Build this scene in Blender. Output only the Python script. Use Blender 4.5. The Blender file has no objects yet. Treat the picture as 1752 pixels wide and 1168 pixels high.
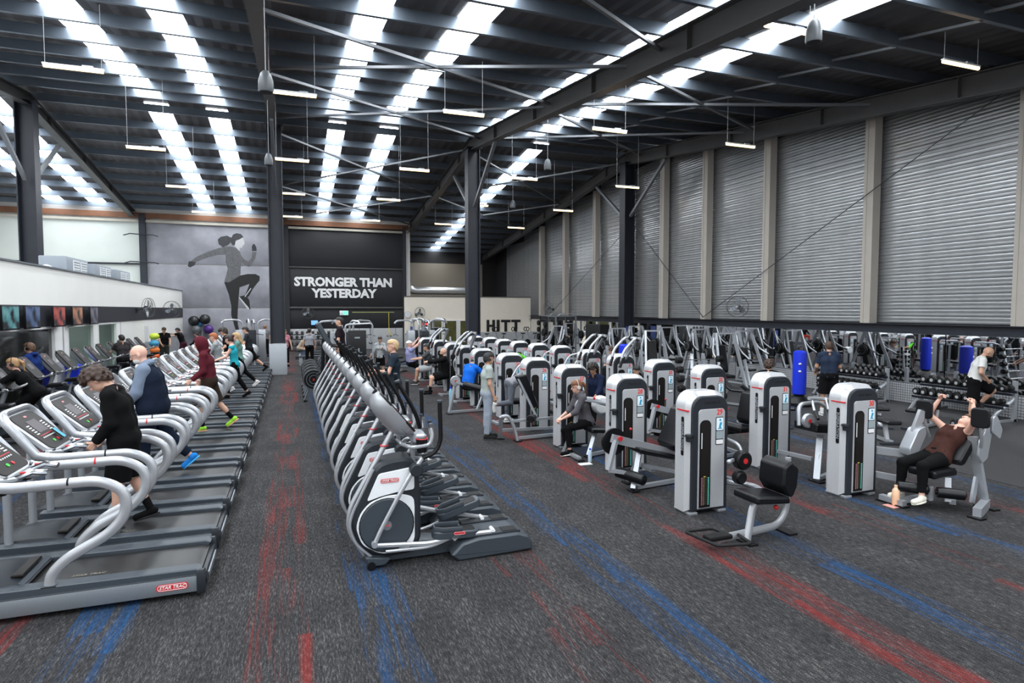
import bpy, math, random
import numpy as np
from mathutils import Vector, Matrix
random.seed(7)
S = bpy.context.scene
COL = S.collection
# ---------------------------------------------------------------- camera, world, lights, exposure
F_PX = 1030.0
yaw = math.atan(376 / F_PX); pit = math.atan(54 / F_PX)
cam_d = bpy.data.cameras.new('camera'); cam = bpy.data.objects.new('camera', cam_d); COL.objects.link(cam)
cam_d.sensor_width = 36; cam_d.lens = F_PX / 1752 * 36; cam_d.clip_start = .05; cam_d.clip_end = 200
cam.location = (0, 0, 2.6)
cam.rotation_euler = (math.pi / 2 - pit, 0, -yaw)
S.camera = cam
W = bpy.data.worlds.new('world'); S.world = W; W.use_nodes = True
W.node_tree.nodes['Background'].inputs[0].default_value = (.95, .96, 1, 1)
W.node_tree.nodes['Background'].inputs[1].default_value = .8
S.view_settings.view_transform = 'Standard'; S.view_settings.look = 'None'
S.view_settings.gamma = 1; S.view_settings.use_curve_mapping = False
S.view_settings.exposure = 0.62
S.cycles.max_bounces = 6; S.cycles.diffuse_bounces = 3; S.cycles.glossy_bounces = 4
S.cycles.sample_clamp_indirect = 4.0
SKY_STRENGTH = 10.5
LAMP_STRENGTH = 3.6
RIDGE_Y, RIDGE_Z, SLOPE = 26.1, 10.45, .122
def roof_z(y): return RIDGE_Z - SLOPE * abs(y - RIDGE_Y)

# ---------------------------------------------------------------- materials
MATS = {}
def mat(name, col, rough=.5, metal=0., emit=None, es=1., noise=0., nscale=40., bump=0., coat=0., spec=None):
    if name in MATS: return MATS[name]
    m = bpy.data.materials.new(name); m.use_nodes = True
    nt = m.node_tree; b = nt.nodes['Principled BSDF']
    b.inputs['Base Color'].default_value = (*col, 1)
    b.inputs['Roughness'].default_value = rough; b.inputs['Metallic'].default_value = metal
    if spec is not None: b.inputs['Specular IOR Level'].default_value = spec
    if coat: b.inputs['Coat Weight'].default_value = coat; b.inputs['Coat Roughness'].default_value = .1
    if emit:
        b.inputs['Emission Color'].default_value = (*emit, 1); b.inputs['Emission Strength'].default_value = es
    tc = nt.nodes.new('ShaderNodeTexCoord'); n = nt.nodes.new('ShaderNodeTexNoise')
    n.inputs['Scale'].default_value = nscale; n.inputs['Detail'].default_value = 3
    nt.links.new(tc.outputs['Object'], n.inputs['Vector'])
    amt = noise if noise else .06
    mr = nt.nodes.new('ShaderNodeMapRange'); mr.inputs[3].default_value = 1 - amt; mr.inputs[4].default_value = 1 + amt
    nt.links.new(n.outputs['Fac'], mr.inputs[0])
    mx = nt.nodes.new('ShaderNodeVectorMath'); mx.operation = 'SCALE'; mx.inputs[0].default_value = col
    nt.links.new(mr.outputs[0], mx.inputs['Scale']); nt.links.new(mx.outputs[0], b.inputs['Base Color'])
    if bump:
        bp = nt.nodes.new('ShaderNodeBump'); bp.inputs['Strength'].default_value = bump; bp.inputs['Distance'].default_value = .01
        nt.links.new(n.outputs['Fac'], bp.inputs['Height']); nt.links.new(bp.outputs[0], b.inputs['Normal'])
    MATS[name] = m; return m
silver = mat('silver_paint', (.42, .44, .47), .32, .5)
silver_l = mat('light_silver_paint', (.46, .475, .50), .30, .5)
silver_d = mat('grey_metal', (.22, .245, .27), .38, .4)
white_p = mat('white_plastic', (.80, .82, .84), .3)
char = mat('charcoal_plastic', (.020, .024, .030), .45, noise=.15, spec=.3)
slate = mat('slate_plastic', (.038, .048, .060), .42, noise=.1)
black = mat('black_plastic', (.004, .004, .005), .42, spec=.3)
vinyl = mat('black_vinyl', (.005, .0055, .007), .34, bump=.08, nscale=90, spec=.35)
rubber = mat('black_rubber', (.006, .006, .0065), .55, spec=.3)
belt_m = mat('treadmill_belt', (.014, .0135, .0135), .36, noise=.2, nscale=8, spec=.4)
chrome = mat('chrome', (.75, .76, .78), .15, 1.)
red_m = mat('red_plastic', (.55, .02, .025), .4)
blue_p = mat('blue_vinyl', (.01, .035, .62), .35)
green_p = mat('green_plastic', (.05, .62, .06), .4)
yellow_p = mat('yellow_plastic', (.75, .62, .05), .4)
white_ink = mat('white_print', (.82, .82, .82), .5)
black_ink = mat('black_print', (.01, .01, .012), .5)
steel_k = mat('dark_painted_steel', (.014, .017, .026), .45, noise=.2, nscale=3)
steel_g = mat('grey_painted_steel', (.062, .060, .060), .5, noise=.2, nscale=3)
galv = mat('galvanised_steel', (.15, .18, .22), .36, .6, noise=.18, nscale=2.5)
screen_k = mat('dark_glass', (.012, .010, .009), .42, spec=.25)
lcd = mat('console_screen', (.02, .02, .03), .3, emit=(.30, .20, .22), es=.10, noise=.9, nscale=14)

# ---------------------------------------------------------------- mesh builder
def fil(pts, r=.08, n=4, closed=False):
    P = [Vector(p) for p in pts]; out = []
    N = len(P)
    for i, p in enumerate(P):
        if not closed and i in (0, N - 1): out.append(p); continue
        a = P[i - 1] - p; b = P[(i + 1) % N] - p
        la, lb = a.length, b.length
        t = min(r, la * .49, lb * .49)
        if t < 1e-4: out.append(p); continue
        q0 = p + a.normalized() * t; q1 = p + b.normalized() * t
        for k in range(n + 1):
            s = k / n
            out.append(q0 * (1 - s) ** 2 + p * 2 * s * (1 - s) + q1 * s * s)
    return out
def fil2(pts, r=.05, n=4): return [(q[0], q[1]) for q in fil([(p[0], p[1], 0) for p in pts], r, n, True)]
class MB:
    def __init__(s): s.v = []; s.f = []; s.mi = []; s.m = []
    def k(s, m):
        if m not in s.m: s.m.append(m)
        return s.m.index(m)
    def add(s, vs, fs, m, M=None):
        o = len(s.v); i = s.k(m)
        for v in vs:
            v = Vector(v)
            s.v.append(tuple(M @ v) if M is not None else tuple(v))
        for f in fs: s.f.append([o + a for a in f]); s.mi.append(i)
        return s
    def prism(s, poly, a, b, ax='y', m=None, ch=0., M=None):
        """poly 2D in the plane across axis ax, extruded a..b; ch = chamfer"""
        n = len(poly)
        cx = sum(p[0] for p in poly) / n; cy = sum(p[1] for p in poly) / n
        def up(p, t):
            return {'y': (p[0], t, p[1]), 'x': (t, p[0], p[1]), 'z': (p[0], p[1], t)}[ax]
        def inset(d):
            out = []
            for i in range(n):
                p0 = poly[i - 1]; p = poly[i]; p1 = poly[(i + 1) % n]
                e0 = (p[0] - p0[0], p[1] - p0[1]); e1 = (p1[0] - p[0], p1[1] - p[1])
                l0 = math.hypot(*e0) or 1e-9; l1 = math.hypot(*e1) or 1e-9
                nx = -(e0[1] / l0 + e1[1] / l1); ny = (e0[0] / l0 + e1[0] / l1)
                L = math.hypot(nx, ny) or 1e-9
                out.append((p[0] + nx / L * d * sg, p[1] + ny / L * d * sg))
            return out
        area = sum(poly[i - 1][0] * poly[i][1] - poly[i][0] * poly[i - 1][1] for i in range(n))
        sg = 1 if area > 0 else -1
        if ch: rings = [(inset(ch), a), (poly, a + ch), (poly, b - ch), (inset(ch), b)]
        else: rings = [(poly, a), (poly, b)]
        vs = [up(p, t) for r, t in rings for p in r]
        fs = []
        for k in range(len(rings) - 1):
            for i in range(n):
                j = (i + 1) % n
                fs.append([k * n + i, k * n + j, (k + 1) * n + j, (k + 1) * n + i])
        fs.append(list(range(n))[::-1]); fs.append([(len(rings) - 1) * n + i for i in range(n)])
        return s.add(vs, fs, m, M)
    def box(s, c, d, m, ch=0., M=None, rz=0, ry=0, rx=0):
        T = Matrix.Translation(c) @ Matrix.Rotation(rz, 4, 'Z') @ Matrix.Rotation(ry, 4, 'Y') @ Matrix.Rotation(rx, 4, 'X')
        if M is not None: T = M @ T
        x, y = d[0] / 2, d[1] / 2
        return s.prism([(-x, -y), (x, -y), (x, y), (-x, y)], -d[2] / 2, d[2] / 2, 'z', m, min(ch, min(d) * .4), T)
    def bar(s, p0, p1, w, h, m, up=(0, 0, 1)):
        p0 = Vector(p0); p1 = Vector(p1); d = (p1 - p0); L = d.length; d.normalize()
        up = Vector(up)
        if abs(d.dot(up)) > .98: up = Vector((1, 0, 0))
        sd = d.cross(up).normalized(); u = sd.cross(d)
        vs = []
        for q in (p0, p1):
            for a, b in ((-1, -1), (1, -1), (1, 1), (-1, 1)): vs.append(q + sd * a * w / 2 + u * b * h / 2)
        return s.add(vs, [[3, 2, 1, 0], [4, 5, 6, 7], [0, 1, 5, 4], [1, 2, 6, 5], [2, 3, 7, 6], [3, 0, 4, 7]], m)
    def ibeam(s, p0, p1, w, h, m, t=.02):
        p0 = Vector(p0); p1 = Vector(p1); d = (p1 - p0).normalized(); u = Vector((0, 0, 1))
        if abs(d.z) > .9: u = Vector((1, 0, 0))
        sd = d.cross(u).normalized(); u = sd.cross(d)
        s.bar(p0 + u * (h / 2 - t / 2), p1 + u * (h / 2 - t / 2), w, t, m, u)
        s.bar(p0 - u * (h / 2 - t / 2), p1 - u * (h / 2 - t / 2), w, t, m, u)
        return s.bar(p0, p1, t, h - 2 * t, m, u)
    def tube(s, path, r, m, n=8, closed=False, prof=None, up=(0, 1, 0), caps=True):
        P = [Vector(p) for p in path]; N = len(P); vs = []; fs = []
        up = Vector(up); ref = None
        rs = r if isinstance(r, (list, tuple)) else [r] * N
        for i, p in enumerate(P):
            if closed: t = P[(i + 1) % N] - P[i - 1]
            else: t = P[min(i + 1, N - 1)] - P[max(i - 1, 0)]
            t.normalize()
            if ref is None:
                ref = up - t * up.dot(t)
                if ref.length < .1: ref = Vector((1, 0, 0)) - t * t.x
                if ref.length < .1: ref = Vector((0, 0, 1)) - t * t.z
            else: ref = ref - t * ref.dot(t)
            ref.normalize(); b = t.cross(ref)
            for k in range(n):
                a = 2 * math.pi * (k + .5) / n; ca, sa = math.cos(a), math.sin(a)
                if prof: vs.append(p + ref * ca * prof[0] + b * sa * prof[1])
                else: vs.append(p + (ref * ca + b * sa) * rs[i])
        for i in range(N if closed else N - 1):
            j = (i + 1) % N
            for k in range(n):
                l = (k + 1) % n
                fs.append([i * n + k, i * n + l, j * n + l, j * n + k])
        if not closed and caps: fs.append(list(range(n))[::-1]); fs.append([(N - 1) * n + k for k in range(n)])
        return s.add(vs, fs, m)
    def cyl(s, p0, p1, r, m, n=14, r1=None, ch=0):
        p0 = Vector(p0); p1 = Vector(p1); r1 = r if r1 is None else r1
        if ch:
            d = (p1 - p0).normalized() * ch
            return s.tube([p0, p0 + d, p1 - d, p1], [r - ch, r, r1, r1 - ch], m, n)
        return s.tube([p0, p1], [r, r1], m, n)
    def ball(s, c, r, m, nu=14, nv=9, M=None):
        if not isinstance(r, (tuple, list)): r = (r, r, r)
        vs = [(c[0], c[1], c[2] - r[2])]; fs = []
        for j in range(1, nv):
            th = math.pi * j / nv
            for i in range(nu):
                a = 2 * math.pi * i / nu
                vs.append((c[0] + r[0] * math.sin(th) * math.cos(a), c[1] + r[1] * math.sin(th) * math.sin(a), c[2] - r[2] * math.cos(th)))
        vs.append((c[0], c[1], c[2] + r[2])); L = len(vs) - 1
        for i in range(nu):
            k = (i + 1) % nu
            fs.append([0, 1 + k, 1 + i]); fs.append([L, L - nu + i, L - nu + k])
            for j in range(nv - 2):
                a = 1 + j * nu
                fs.append([a + i, a + k, a + nu + k, a + nu + i])
        return s.add(vs, fs, m, M)
    def ring(s, c, R, r, m, ax='y', n=20, k=6):
        pts = []
        for i in range(n):
            a = 2 * math.pi * i / n; x, y = R * math.cos(a), R * math.sin(a)
            pts.append({'y': (c[0] + x, c[1], c[2] + y), 'x': (c[0], c[1] + x, c[2] + y), 'z': (c[0] + x, c[1] + y, c[2])}[ax])
        return s.tube(pts, r, m, k, closed=True, up={'y': (0, 1, 0), 'x': (1, 0, 0), 'z': (0, 0, 1)}[ax])
    def build(s, name, parent=None, M=None, flat=False, **kw):
        me = bpy.data.meshes.new(name)
        vs = s.v if M is None else [tuple(M @ Vector(v)) for v in s.v]
        me.from_pydata(vs, [], s.f)
        for m in s.m: me.materials.append(m)
        me.polygons.foreach_set('material_index', s.mi)
        if not flat:
            me.polygons.foreach_set('use_smooth', [True] * len(s.f)); me.set_sharp_from_angle(angle=math.radians(38))
        me.update()
        o = bpy.data.objects.new(name, me); COL.objects.link(o)
        if parent: o.parent = parent
        for k, v in kw.items(): o[k] = v
        return o
def empty(name, loc, label, cat, group=None, rz=0):
    o = bpy.data.objects.new(name, None); COL.objects.link(o); o.location = loc; o.rotation_euler = (0, 0, rz)
    o.empty_display_size = .1
    o['label'] = label; o['category'] = cat
    if group: o['group'] = group
    return o
def tag(o, label, cat, group=None):
    o['label'] = label; o['category'] = cat
    if group: o['group'] = group
    return o
KIDS = {}
def kids(o):
    return list(o.children)
def dup(src, loc=None, rz=None, label=None, group=None, parent=None):
    c = src.copy(); COL.objects.link(c)
    if parent is not None: c.parent = parent
    if loc is not None: c.location = loc
    if rz is not None: c.rotation_euler = (0, 0, rz)
    if label: c['label'] = label
    if group: c['group'] = group
    for k in kids(src): dup(k, parent=c)
    return c
def rrect(w, h, r, cx=0, cy=0, n=4):
    return fil2([(cx - w / 2, cy - h / 2), (cx + w / 2, cy - h / 2), (cx + w / 2, cy + h / 2), (cx - w / 2, cy + h / 2)], r * 1.0, n)
def text_mesh(txt, size, m, name, parent=None, M=None, off=.0, ext=.002, xs=1., align='CENTER', shear=0, spacing=1.):
    c = bpy.data.curves.new(name, 'FONT'); c.body = txt; c.size = size; c.offset = off * size; c.extrude = ext
    c.align_x = align; c.align_y = 'CENTER'; c.resolution_u = 2; c.shear = shear; c.space_character = spacing; c.space_line = .95
    o = bpy.data.objects.new(name, c); COL.objects.link(o)
    dg = bpy.context.evaluated_depsgraph_get(); dg.update()
    me = bpy.data.meshes.new_from_object(o.evaluated_get(dg)); bpy.data.objects.remove(o)
    T = (M if M is not None else Matrix()) @ Matrix.Diagonal((xs, 1, 1, 1))
    me.transform(T); me.materials.clear(); me.materials.append(m)
    me.name = name
    o = bpy.data.objects.new(name, me); COL.objects.link(o)
    if parent: o.parent = parent
    return o
def face_m(origin, xdir, ydir):
    x = Vector(xdir).normalized(); y = Vector(ydir).normalized(); z = x.cross(y)
    M = Matrix((x, y, z)).transposed().to_4x4(); M.translation = Vector(origin); return M
def put(o, M):  # shift the mesh of o into place (object keeps unit transform)
    o.data.transform(M); return o

# ================================================================ STRUCTURE
XW = 16.2      # mirror wall plane
YB = 41.0      # back wall plane
def st(o): o['kind'] = 'structure'; return o
def node(nt, t, **kw):
    n = nt.nodes.new(t)
    for k, v in kw.items(): setattr(n, k, v)
    return n
def carpet_mat():
    m = bpy.data.materials.new('carpet'); m.use_nodes = True; nt = m.node_tree; L = nt.links.new
    b = nt.nodes['Principled BSDF']; b.inputs['Roughness'].default_value = .95; b.inputs['Specular IOR Level'].default_value = .15
    tc = node(nt, 'ShaderNodeTexCoord'); sp = node(nt, 'ShaderNodeSeparateXYZ'); L(tc.outputs['Object'], sp.inputs[0])
    def mth(op, a, b_=None, c=None):
        n = node(nt, 'ShaderNodeMath', operation=op)
        for i, v in enumerate((a, b_, c)):
            if v is None: continue
            if isinstance(v, (int, float)): n.inputs[i].default_value = v
            else: L(v, n.inputs[i])
        return n.outputs[0]
    def comb(x, y, z=0.):
        n = node(nt, 'ShaderNodeCombineXYZ')
        for i, v in enumerate((x, y, z)):
            if isinstance(v, (int, float)): n.inputs[i].default_value = v
            else: L(v, n.inputs[i])
        return n.outputs[0]
    def noise(vec, sc, det=2.):
        n = node(nt, 'ShaderNodeTexNoise'); n.inputs['Scale'].default_value = sc; n.inputs['Detail'].default_value = det; L(vec, n.inputs['Vector']); return n.outputs['Fac']
    X, Y = sp.outputs[0], sp.outputs[1]
    # planks .25 x 1 m laid along Y, each with its own random
    px = mth('FLOOR', mth('MULTIPLY', X, 4.))
    py = mth('FLOOR', mth('ADD', Y, mth('MULTIPLY', px, .37)))
    wn = node(nt, 'ShaderNodeTexWhiteNoise', noise_dimensions='2D'); L(comb(px, py), wn.inputs['Vector']); R = wn.outputs['Value']
    # fine rib lines along the length and cross weave
    rib = noise(comb(mth('MULTIPLY', X, 75.), mth('MULTIPLY', Y, 14.)), 1., 2.)
    rib2 = noise(comb(mth('MULTIPLY', X, 26.), mth('MULTIPLY', Y, 2.2), mth('MULTIPLY', R, 9.)), 1., 3.)
    weave = noise(tc.outputs['Object'], 110., 1.)
    blotch = noise(tc.outputs['Object'], 1.6, 2.)
    v = mth('ADD', mth('MULTIPLY', rib, .72), mth('ADD', mth('MULTIPLY', rib2, .24), mth('MULTIPLY', weave, .62)))
    v = mth('ADD', v, mth('MULTIPLY', blotch, .16)); v = mth('ADD', v, mth('MULTIPLY', R, .03))
    mr = node(nt, 'ShaderNodeMapRange'); L(v, mr.inputs[0]); mr.inputs[1].default_value = .58; mr.inputs[2].default_value = 1.28
    cr = node(nt, 'ShaderNodeValToRGB'); L(mr.outputs[0], cr.inputs[0])
    e = cr.color_ramp.elements; e[0].color = (.003, .003, .004, 1); e[1].color = (.17, .166, .16, 1); x = e.new(.5); x.color = (.034, .033, .0345, 1)
    def band(center, width, per=2.22):
        t = mth('ADD', X, -center + per / 2 + per * 20); t = mth('MODULO', t, per); t = mth('ABSOLUTE', mth('SUBTRACT', t, per / 2))
        n = node(nt, 'ShaderNodeMapRange'); L(t, n.inputs[0]); n.inputs[1].default_value = width; n.inputs[2].default_value = width * .45
        return n.outputs[0]
    def streak(seed, lo, hi, bandv):
        s1 = noise(comb(mth('ADD', mth('MULTIPLY', X, 9.), seed), mth('MULTIPLY', Y, .35), mth('MULTIPLY', R, 4.)), 1., 3.)
        s2 = noise(comb(mth('MULTIPLY', X, 45.), mth('MULTIPLY', Y, 1.3), seed), 1., 2.)
        s = mth('ADD', mth('MULTIPLY', s1, .48), mth('MULTIPLY', s2, .52)); 
        lf = noise(comb(mth('MULTIPLY', X, .8), mth('MULTIPLY', Y, .22), seed), 1., 2.)
        s = mth('ADD', s, mth('MULTIPLY', mth('SUBTRACT', bandv, 1.), .5)); s = mth('ADD', s, mth('MULTIPLY', mth('SUBTRACT', lf, .5), .35)); s = mth('ADD', s, mth('MULTIPLY', mth('SUBTRACT', R, .5), .12))
        n = node(nt, 'ShaderNodeMapRange'); L(s, n.inputs[0]); n.inputs[1].default_value = lo; n.inputs[2].default_value = hi
        return n.outputs[0]
    red = streak(3.1, .48, .70, band(-.12, .46)); blue = streak(17.7, .47, .70, band(.68, .46))
    mix = node(nt, 'ShaderNodeMix', data_type='RGBA'); L(mth('MULTIPLY', red, .66), mix.inputs[0]); L(cr.outputs[0], mix.inputs[6])
    def tint(c, k):
        t = node(nt, 'ShaderNodeVectorMath', operation='MULTIPLY_ADD'); L(cr.outputs[0], t.inputs[0]); t.inputs[1].default_value = [a * k for a in c]; t.inputs[2].default_value = [a * .22 for a in c]; return t.outputs[0]
    L(tint((.52, .045, .035), 2.6), mix.inputs[7])
    mix2 = node(nt, 'ShaderNodeMix', data_type='RGBA'); L(mth('MULTIPLY', blue, .78), mix2.inputs[0]); L(mix.outputs[2], mix2.inputs[6]); L(tint((.010, .16, .46), 2.6), mix2.inputs[7])
    L(mix2.outputs[2], b.inputs['Base Color'])
    bp = node(nt, 'ShaderNodeBump'); bp.inputs['Strength'].default_value = .35; bp.inputs['Distance'].default_value = .004; L(weave, bp.inputs['Height']); L(bp.outputs[0], b.inputs['Normal'])
    return m
carpet = carpet_mat()
rub_floor = mat('rubber_floor', (.026, .0255, .0275), .62, noise=.55, nscale=260, bump=.1)
def rect(name, x0, x1, y0, y1, z, m, nx=1):
    return MB().add([(x0, y0, z), (x1, y0, z), (x1, y1, z), (x0, y1, z)], [[0, 1, 2, 3]], m).build(name)
fl = MB(); fl.box((-1.5, 21, -.1), (23, 60, .2), carpet); fl_o = st(fl.build('floor'))
MB().box((13.35, 21, -.094), (6.7, 60, .2), rub_floor).build('rubber_floor', fl_o)
MB().box((6.4, 38.6, -.095), (7.2, 5.0, .2), rub_floor).build('rubber_floor', fl_o)

# --- roof deck (corrugated, between skylights) -------------------------------------------------
deck_m = mat('roof_foil_deck', (.085, .080, .082), .6, .1, noise=.35, nscale=1.2)
sky_m = mat('skylight', (.8, .85, .9), .5, emit=(.91, .96, 1.), es=SKY_STRENGTH, noise=.03)
near_s = [(-12.6, .85), (-10.4, .85), (-4.75, .82), (-2.6, .74), (1.78, .70), (3.92, .75), (8.15, .78), (10.38, .78)]
far_s = [(-12.4, .85), (-10.35, .85), (-4.75, .85), (-2.65, .8), (1.95, .72), (4.12, .8), (11.3, .75)]
Y0R, Y1R = -9., 52.
ceil = bpy.data.objects.new('ceiling', None); COL.objects.link(ceil); ceil['kind'] = 'structure'
wi = 0
def deck(ya, yb, strips, nm):
    edges = []; x = -17.
    for c, w in strips: edges.append((x, c - w / 2)); x = c + w / 2
    edges.append((x, 16.9))
    for a, b in edges:
        n = max(2, int((b - a) / .19)); vs = []; fs = []
        for i in range(n + 1):
            xx = a + (b - a) * i / n; dz = .028 if i % 2 else 0
            vs += [(xx, ya, roof_z(ya) + .14 + dz), (xx, yb, roof_z(yb) + .14 + dz)]
        for i in range(n): fs.append([2 * i, 2 * i + 1, 2 * i + 3, 2 * i + 2])
        MB().add(vs, fs, deck_m).build('roof_sheet', ceil, flat=True)
deck(Y0R, RIDGE_Y, near_s, 'n'); deck(RIDGE_Y, Y1R, far_s, 'f')
for strips, ya, yb in ((near_s, Y0R, RIDGE_Y - 1.0), (far_s, RIDGE_Y + .75, Y1R)):
    for c, w in strips:
        if yb > 45 and c < 10: yb2 = 40.9
        else: yb2 = yb
        wi += 1
        vs = []; fs = []; n = 8
        for i in range(n + 1):
            xx = c - w / 2 + w * i / n; dz = .02 if i % 2 else 0
            vs += [(xx, ya, roof_z(ya) + .15 + dz), (xx, yb2, roof_z(yb2) + .15 + dz)]
        for i in range(n): fs.append([2 * i, 2 * i + 1, 2 * i + 3, 2 * i + 2])
        st(MB().add(vs, fs, sky_m).build('window_%d' % wi, flat=True))
# solid deck over the ends the skylights do not reach
MB().box((0, RIDGE_Y - .12, RIDGE_Z + .12), (33, 1.9, .04), deck_m).build('ridge_cap', ceil)
# --- purlins: C sections along X ---------------------------------------------------------------
pur_y = [RIDGE_Y - .95 - 1.72 * i for i in range(19)] + [RIDGE_Y + .75 + 1.74 * i for i in range(15)]
pm = None
for y in pur_y:
    if y < -7: continue
    if pm is None:
        b = MB(); b.prism([(-.045, -.13), (.045, -.13), (.045, -.105), (-.03, -.105), (-.03, .115), (.045, .115), (.045, .14), (-.045, .14)], -17, 16.6, 'x', galv)
        pm = b.build('purlin', ceil, flat=True); o = pm
    else: o = dup(pm, parent=ceil)
    o.location = (0, y, roof_z(y) - .03)
# --- rafters, columns, braces ------------------------------------------------------------------
colX = [-8.66, -.55, 7.65, 15.55]
def rafter(x, w, h, m):
    b = MB()
    for y0, y1 in ((-8, RIDGE_Y), (RIDGE_Y, 41.3 if x < 7 else 50)):
        b.ibeam((x, y0, roof_z(y0) - .22 - h / 2), (x, y1, roof_z(y1) - .22 - h / 2), w, h, m, .03)
        yy = y0 + 2
        while yy < y1 - 1:   # web stiffeners
            b.box((x, yy, roof_z(yy) - .22 - h / 2), (w * .9, .02, h - .06), m); yy += 4.1
    o = st(b.build('rafter')); return o
for i, x in enumerate(colX):
    rafter(x, .30, .42 if i in (0, 1) else .56, steel_g)
    cb = MB(); H = RIDGE_Z - .75 if i > 1 else RIDGE_Z - .6
    cy = RIDGE_Y
    cb.ibeam((x, cy, .02 if i != 1 else 1.25), (x, cy, H), .52, .56, steel_k, .035)
    if i == 1:
        cb2 = MB(); cb2.box((x, cy, .62), (.66, .62, 1.24), mat('pale_grey_paint', (.42, .45, .48), .6), .015); 
    co = st(cb.build('steel_column'))
    MB().box((x, cy, H + .02), (.7, .7, .04), steel_k).build('cap_plate', co)
    if i == 1: cb2.build('column_casing', co)
    # knee braces
    for s in (-1, 1):
        b = MB(); q = .085
        b.bar((x, cy + s * .3, RIDGE_Z - 3.3), (x, cy + s * 3.2, roof_z(cy + 3.2) - .85), .12, .12, mat('light_brace_steel', (.17, .18, .195), .45, .4))
        b.build('knee_brace', co)
# purlin fly braces / roof cross bracing
brm = MATS['light_brace_steel']
for k, xa in enumerate(colX[:-1]):
    if k == 0: continue
    xb = colX[k + 1]
    for y0, y1 in ((6.2, 11.5), (12.9, 17.5), (18, 25), (27, 34), (34, 40.5)):
        if k == 2 and y0 < 12: continue
        b = MB()
        for (a, c) in (((xa, y0), (xb, y1)), ((xa, y1), (xb, y0))):
            b.bar((a[0], a[1], roof_z(a[1]) - .42), (c[0], c[1], roof_z(c[1]) - .42), .07, .07, brm)
        b.build('cross_brace', ceil)
# bright steel bridging pieces on the right bay
for y in pur_y:
    if 6 < y < 24:
        b = MB(); y2 = y + 1.72
        if y2 < 25.3:
            b.bar((12.4, y, roof_z(y) - .16), (12.4, y2, roof_z(y2) - .02), .05, .05, brm); b.build('bridging_strut', ceil)
# --- back wall -----------------------------------------------------------------------------------
plaster_w = mat('white_painted_wall', (.80, .79, .76), .7, noise=.05, nscale=1.5)
plaster_g = mat('grey_white_block', (.42, .43, .44), .75, noise=.1, nscale=2)
cream = mat('cream_painted_wall', (.86, .79, .68), .7, noise=.04, nscale=2)
dark_wall = mat('dark_painted_wall', (.011, .0115, .0145), .6, noise=.2, nscale=4)
band_m = mat('dark_blue_grey_band', (.018, .019, .026), .55, noise=.15, nscale=3)
conc = mat('printed_concrete', (.27, .27, .30), .7, noise=.5, nscale=1.1)
wb = MB(); wb.box((-4.6, YB + .2, 4.3), (24.4, .3, 8.8), plaster_w); wbo = st(wb.build('wall_back'))
b = MB(); b.box((-12.6, YB + .03, 6.55), (9.6, .08, 2.4), mat('white_precast_panel', (.60, .64, .60), .7, noise=.08, nscale=1)); b.build('precast_panel', wbo)
b = MB(); b.box((-12.6, YB + .03, 4.1), (9.6, .08, 2.3), MATS['white_precast_panel']); b.build('precast_panel', wbo)
for z0, z1 in ((5.36, 7.72), (2.75, 5.30), (.0, 2.69)):     # mural on concrete panels
    MB().box((-4.62, YB + .02, (z0 + z1) / 2), (6.7, .1, z1 - z0), conc, .01).build('concrete_panel', wbo)
for z0, z1, m in ((5.36, 8.05, dark_wall), (2.80, 5.28, dark_wall), (1.38, 2.68, dark_wall), (0, 1.38, plaster_g)):
    MB().box((3.35, YB + .02, (z0 + z1) / 2), (7.4, .1, z1 - z0), m, .01).build('wall_panel', wbo)
MB().box((3.35, YB - .1, 2.74), (7.6, .12, .12), steel_g, .01).build('ledge_rail', wbo)
MB().box((3.35, YB - .06, 5.32), (7.6, .08, .08), steel_g, .01).build('ledge_rail', wbo)
MB().box((-.3, YB - .08, 4.2), (.35, .2, 8.2), dark_wall).build('wall_column', wbo)
MB().box((7.18, YB - .12, 4.1), (.22, .25, 8.1), steel_k).build('wall_column', wbo)
MB().box((-8.15, YB - .12, 4.1), (.33, .3, 8.2), steel_k).build('wall_column', wbo)
MB().box((-4.5, YB - .15, 8.12), (24, .12, .32), mat('rusty_beam', (.16, .065, .03), .6, noise=.5, nscale=2)).build('eaves_beam', wbo)
MB().box((-4.5, YB - .1, 7.80), (24, .1, .14), mat('pale_beam', (.45, .42, .36), .6)).build('eaves_beam', wbo)
MB().box((-12.7, YB - .06, 5.30), (9.2, .1, .1), steel_k).build('ledge_rail', wbo)
for z in (5.3, 6.9):
    for x in (-8.15,):
        b = MB(); b.tube([(x - .9, YB - .5, z), (x - .6, YB - .4, z + .12), (x, YB - .3, z + .1), (x + .6, YB - .4, z + .08), (x + .85, YB - .5, z)], .03, steel_k, 6); b.build('wall_bracket', wbo)
# deep far section on the right behind the cream partition
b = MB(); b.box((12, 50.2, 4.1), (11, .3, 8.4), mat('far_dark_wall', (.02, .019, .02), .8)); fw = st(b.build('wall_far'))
MB().box((11, 50.0, 5.0), (9, .1, 3.0), mat('far_beige_wall', (.30, .26, .21), .8)).build('wall_panel', fw)
pt = MB(); pt.box((11.66, 40.6, 1.74), (9.1, .2, 3.48), cream); pto = st(pt.build('wall_partition'))
MB().box((11.66, 40.49, .52), (9.1, .05, 1.04), plaster_g).build('grey_dado', pto)
MB().box((11.66, 40.6, 3.51), (9.14, .26, .06), mat('trim_dark', (.1, .09, .08), .6)).build('top_trim', pto)
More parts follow.
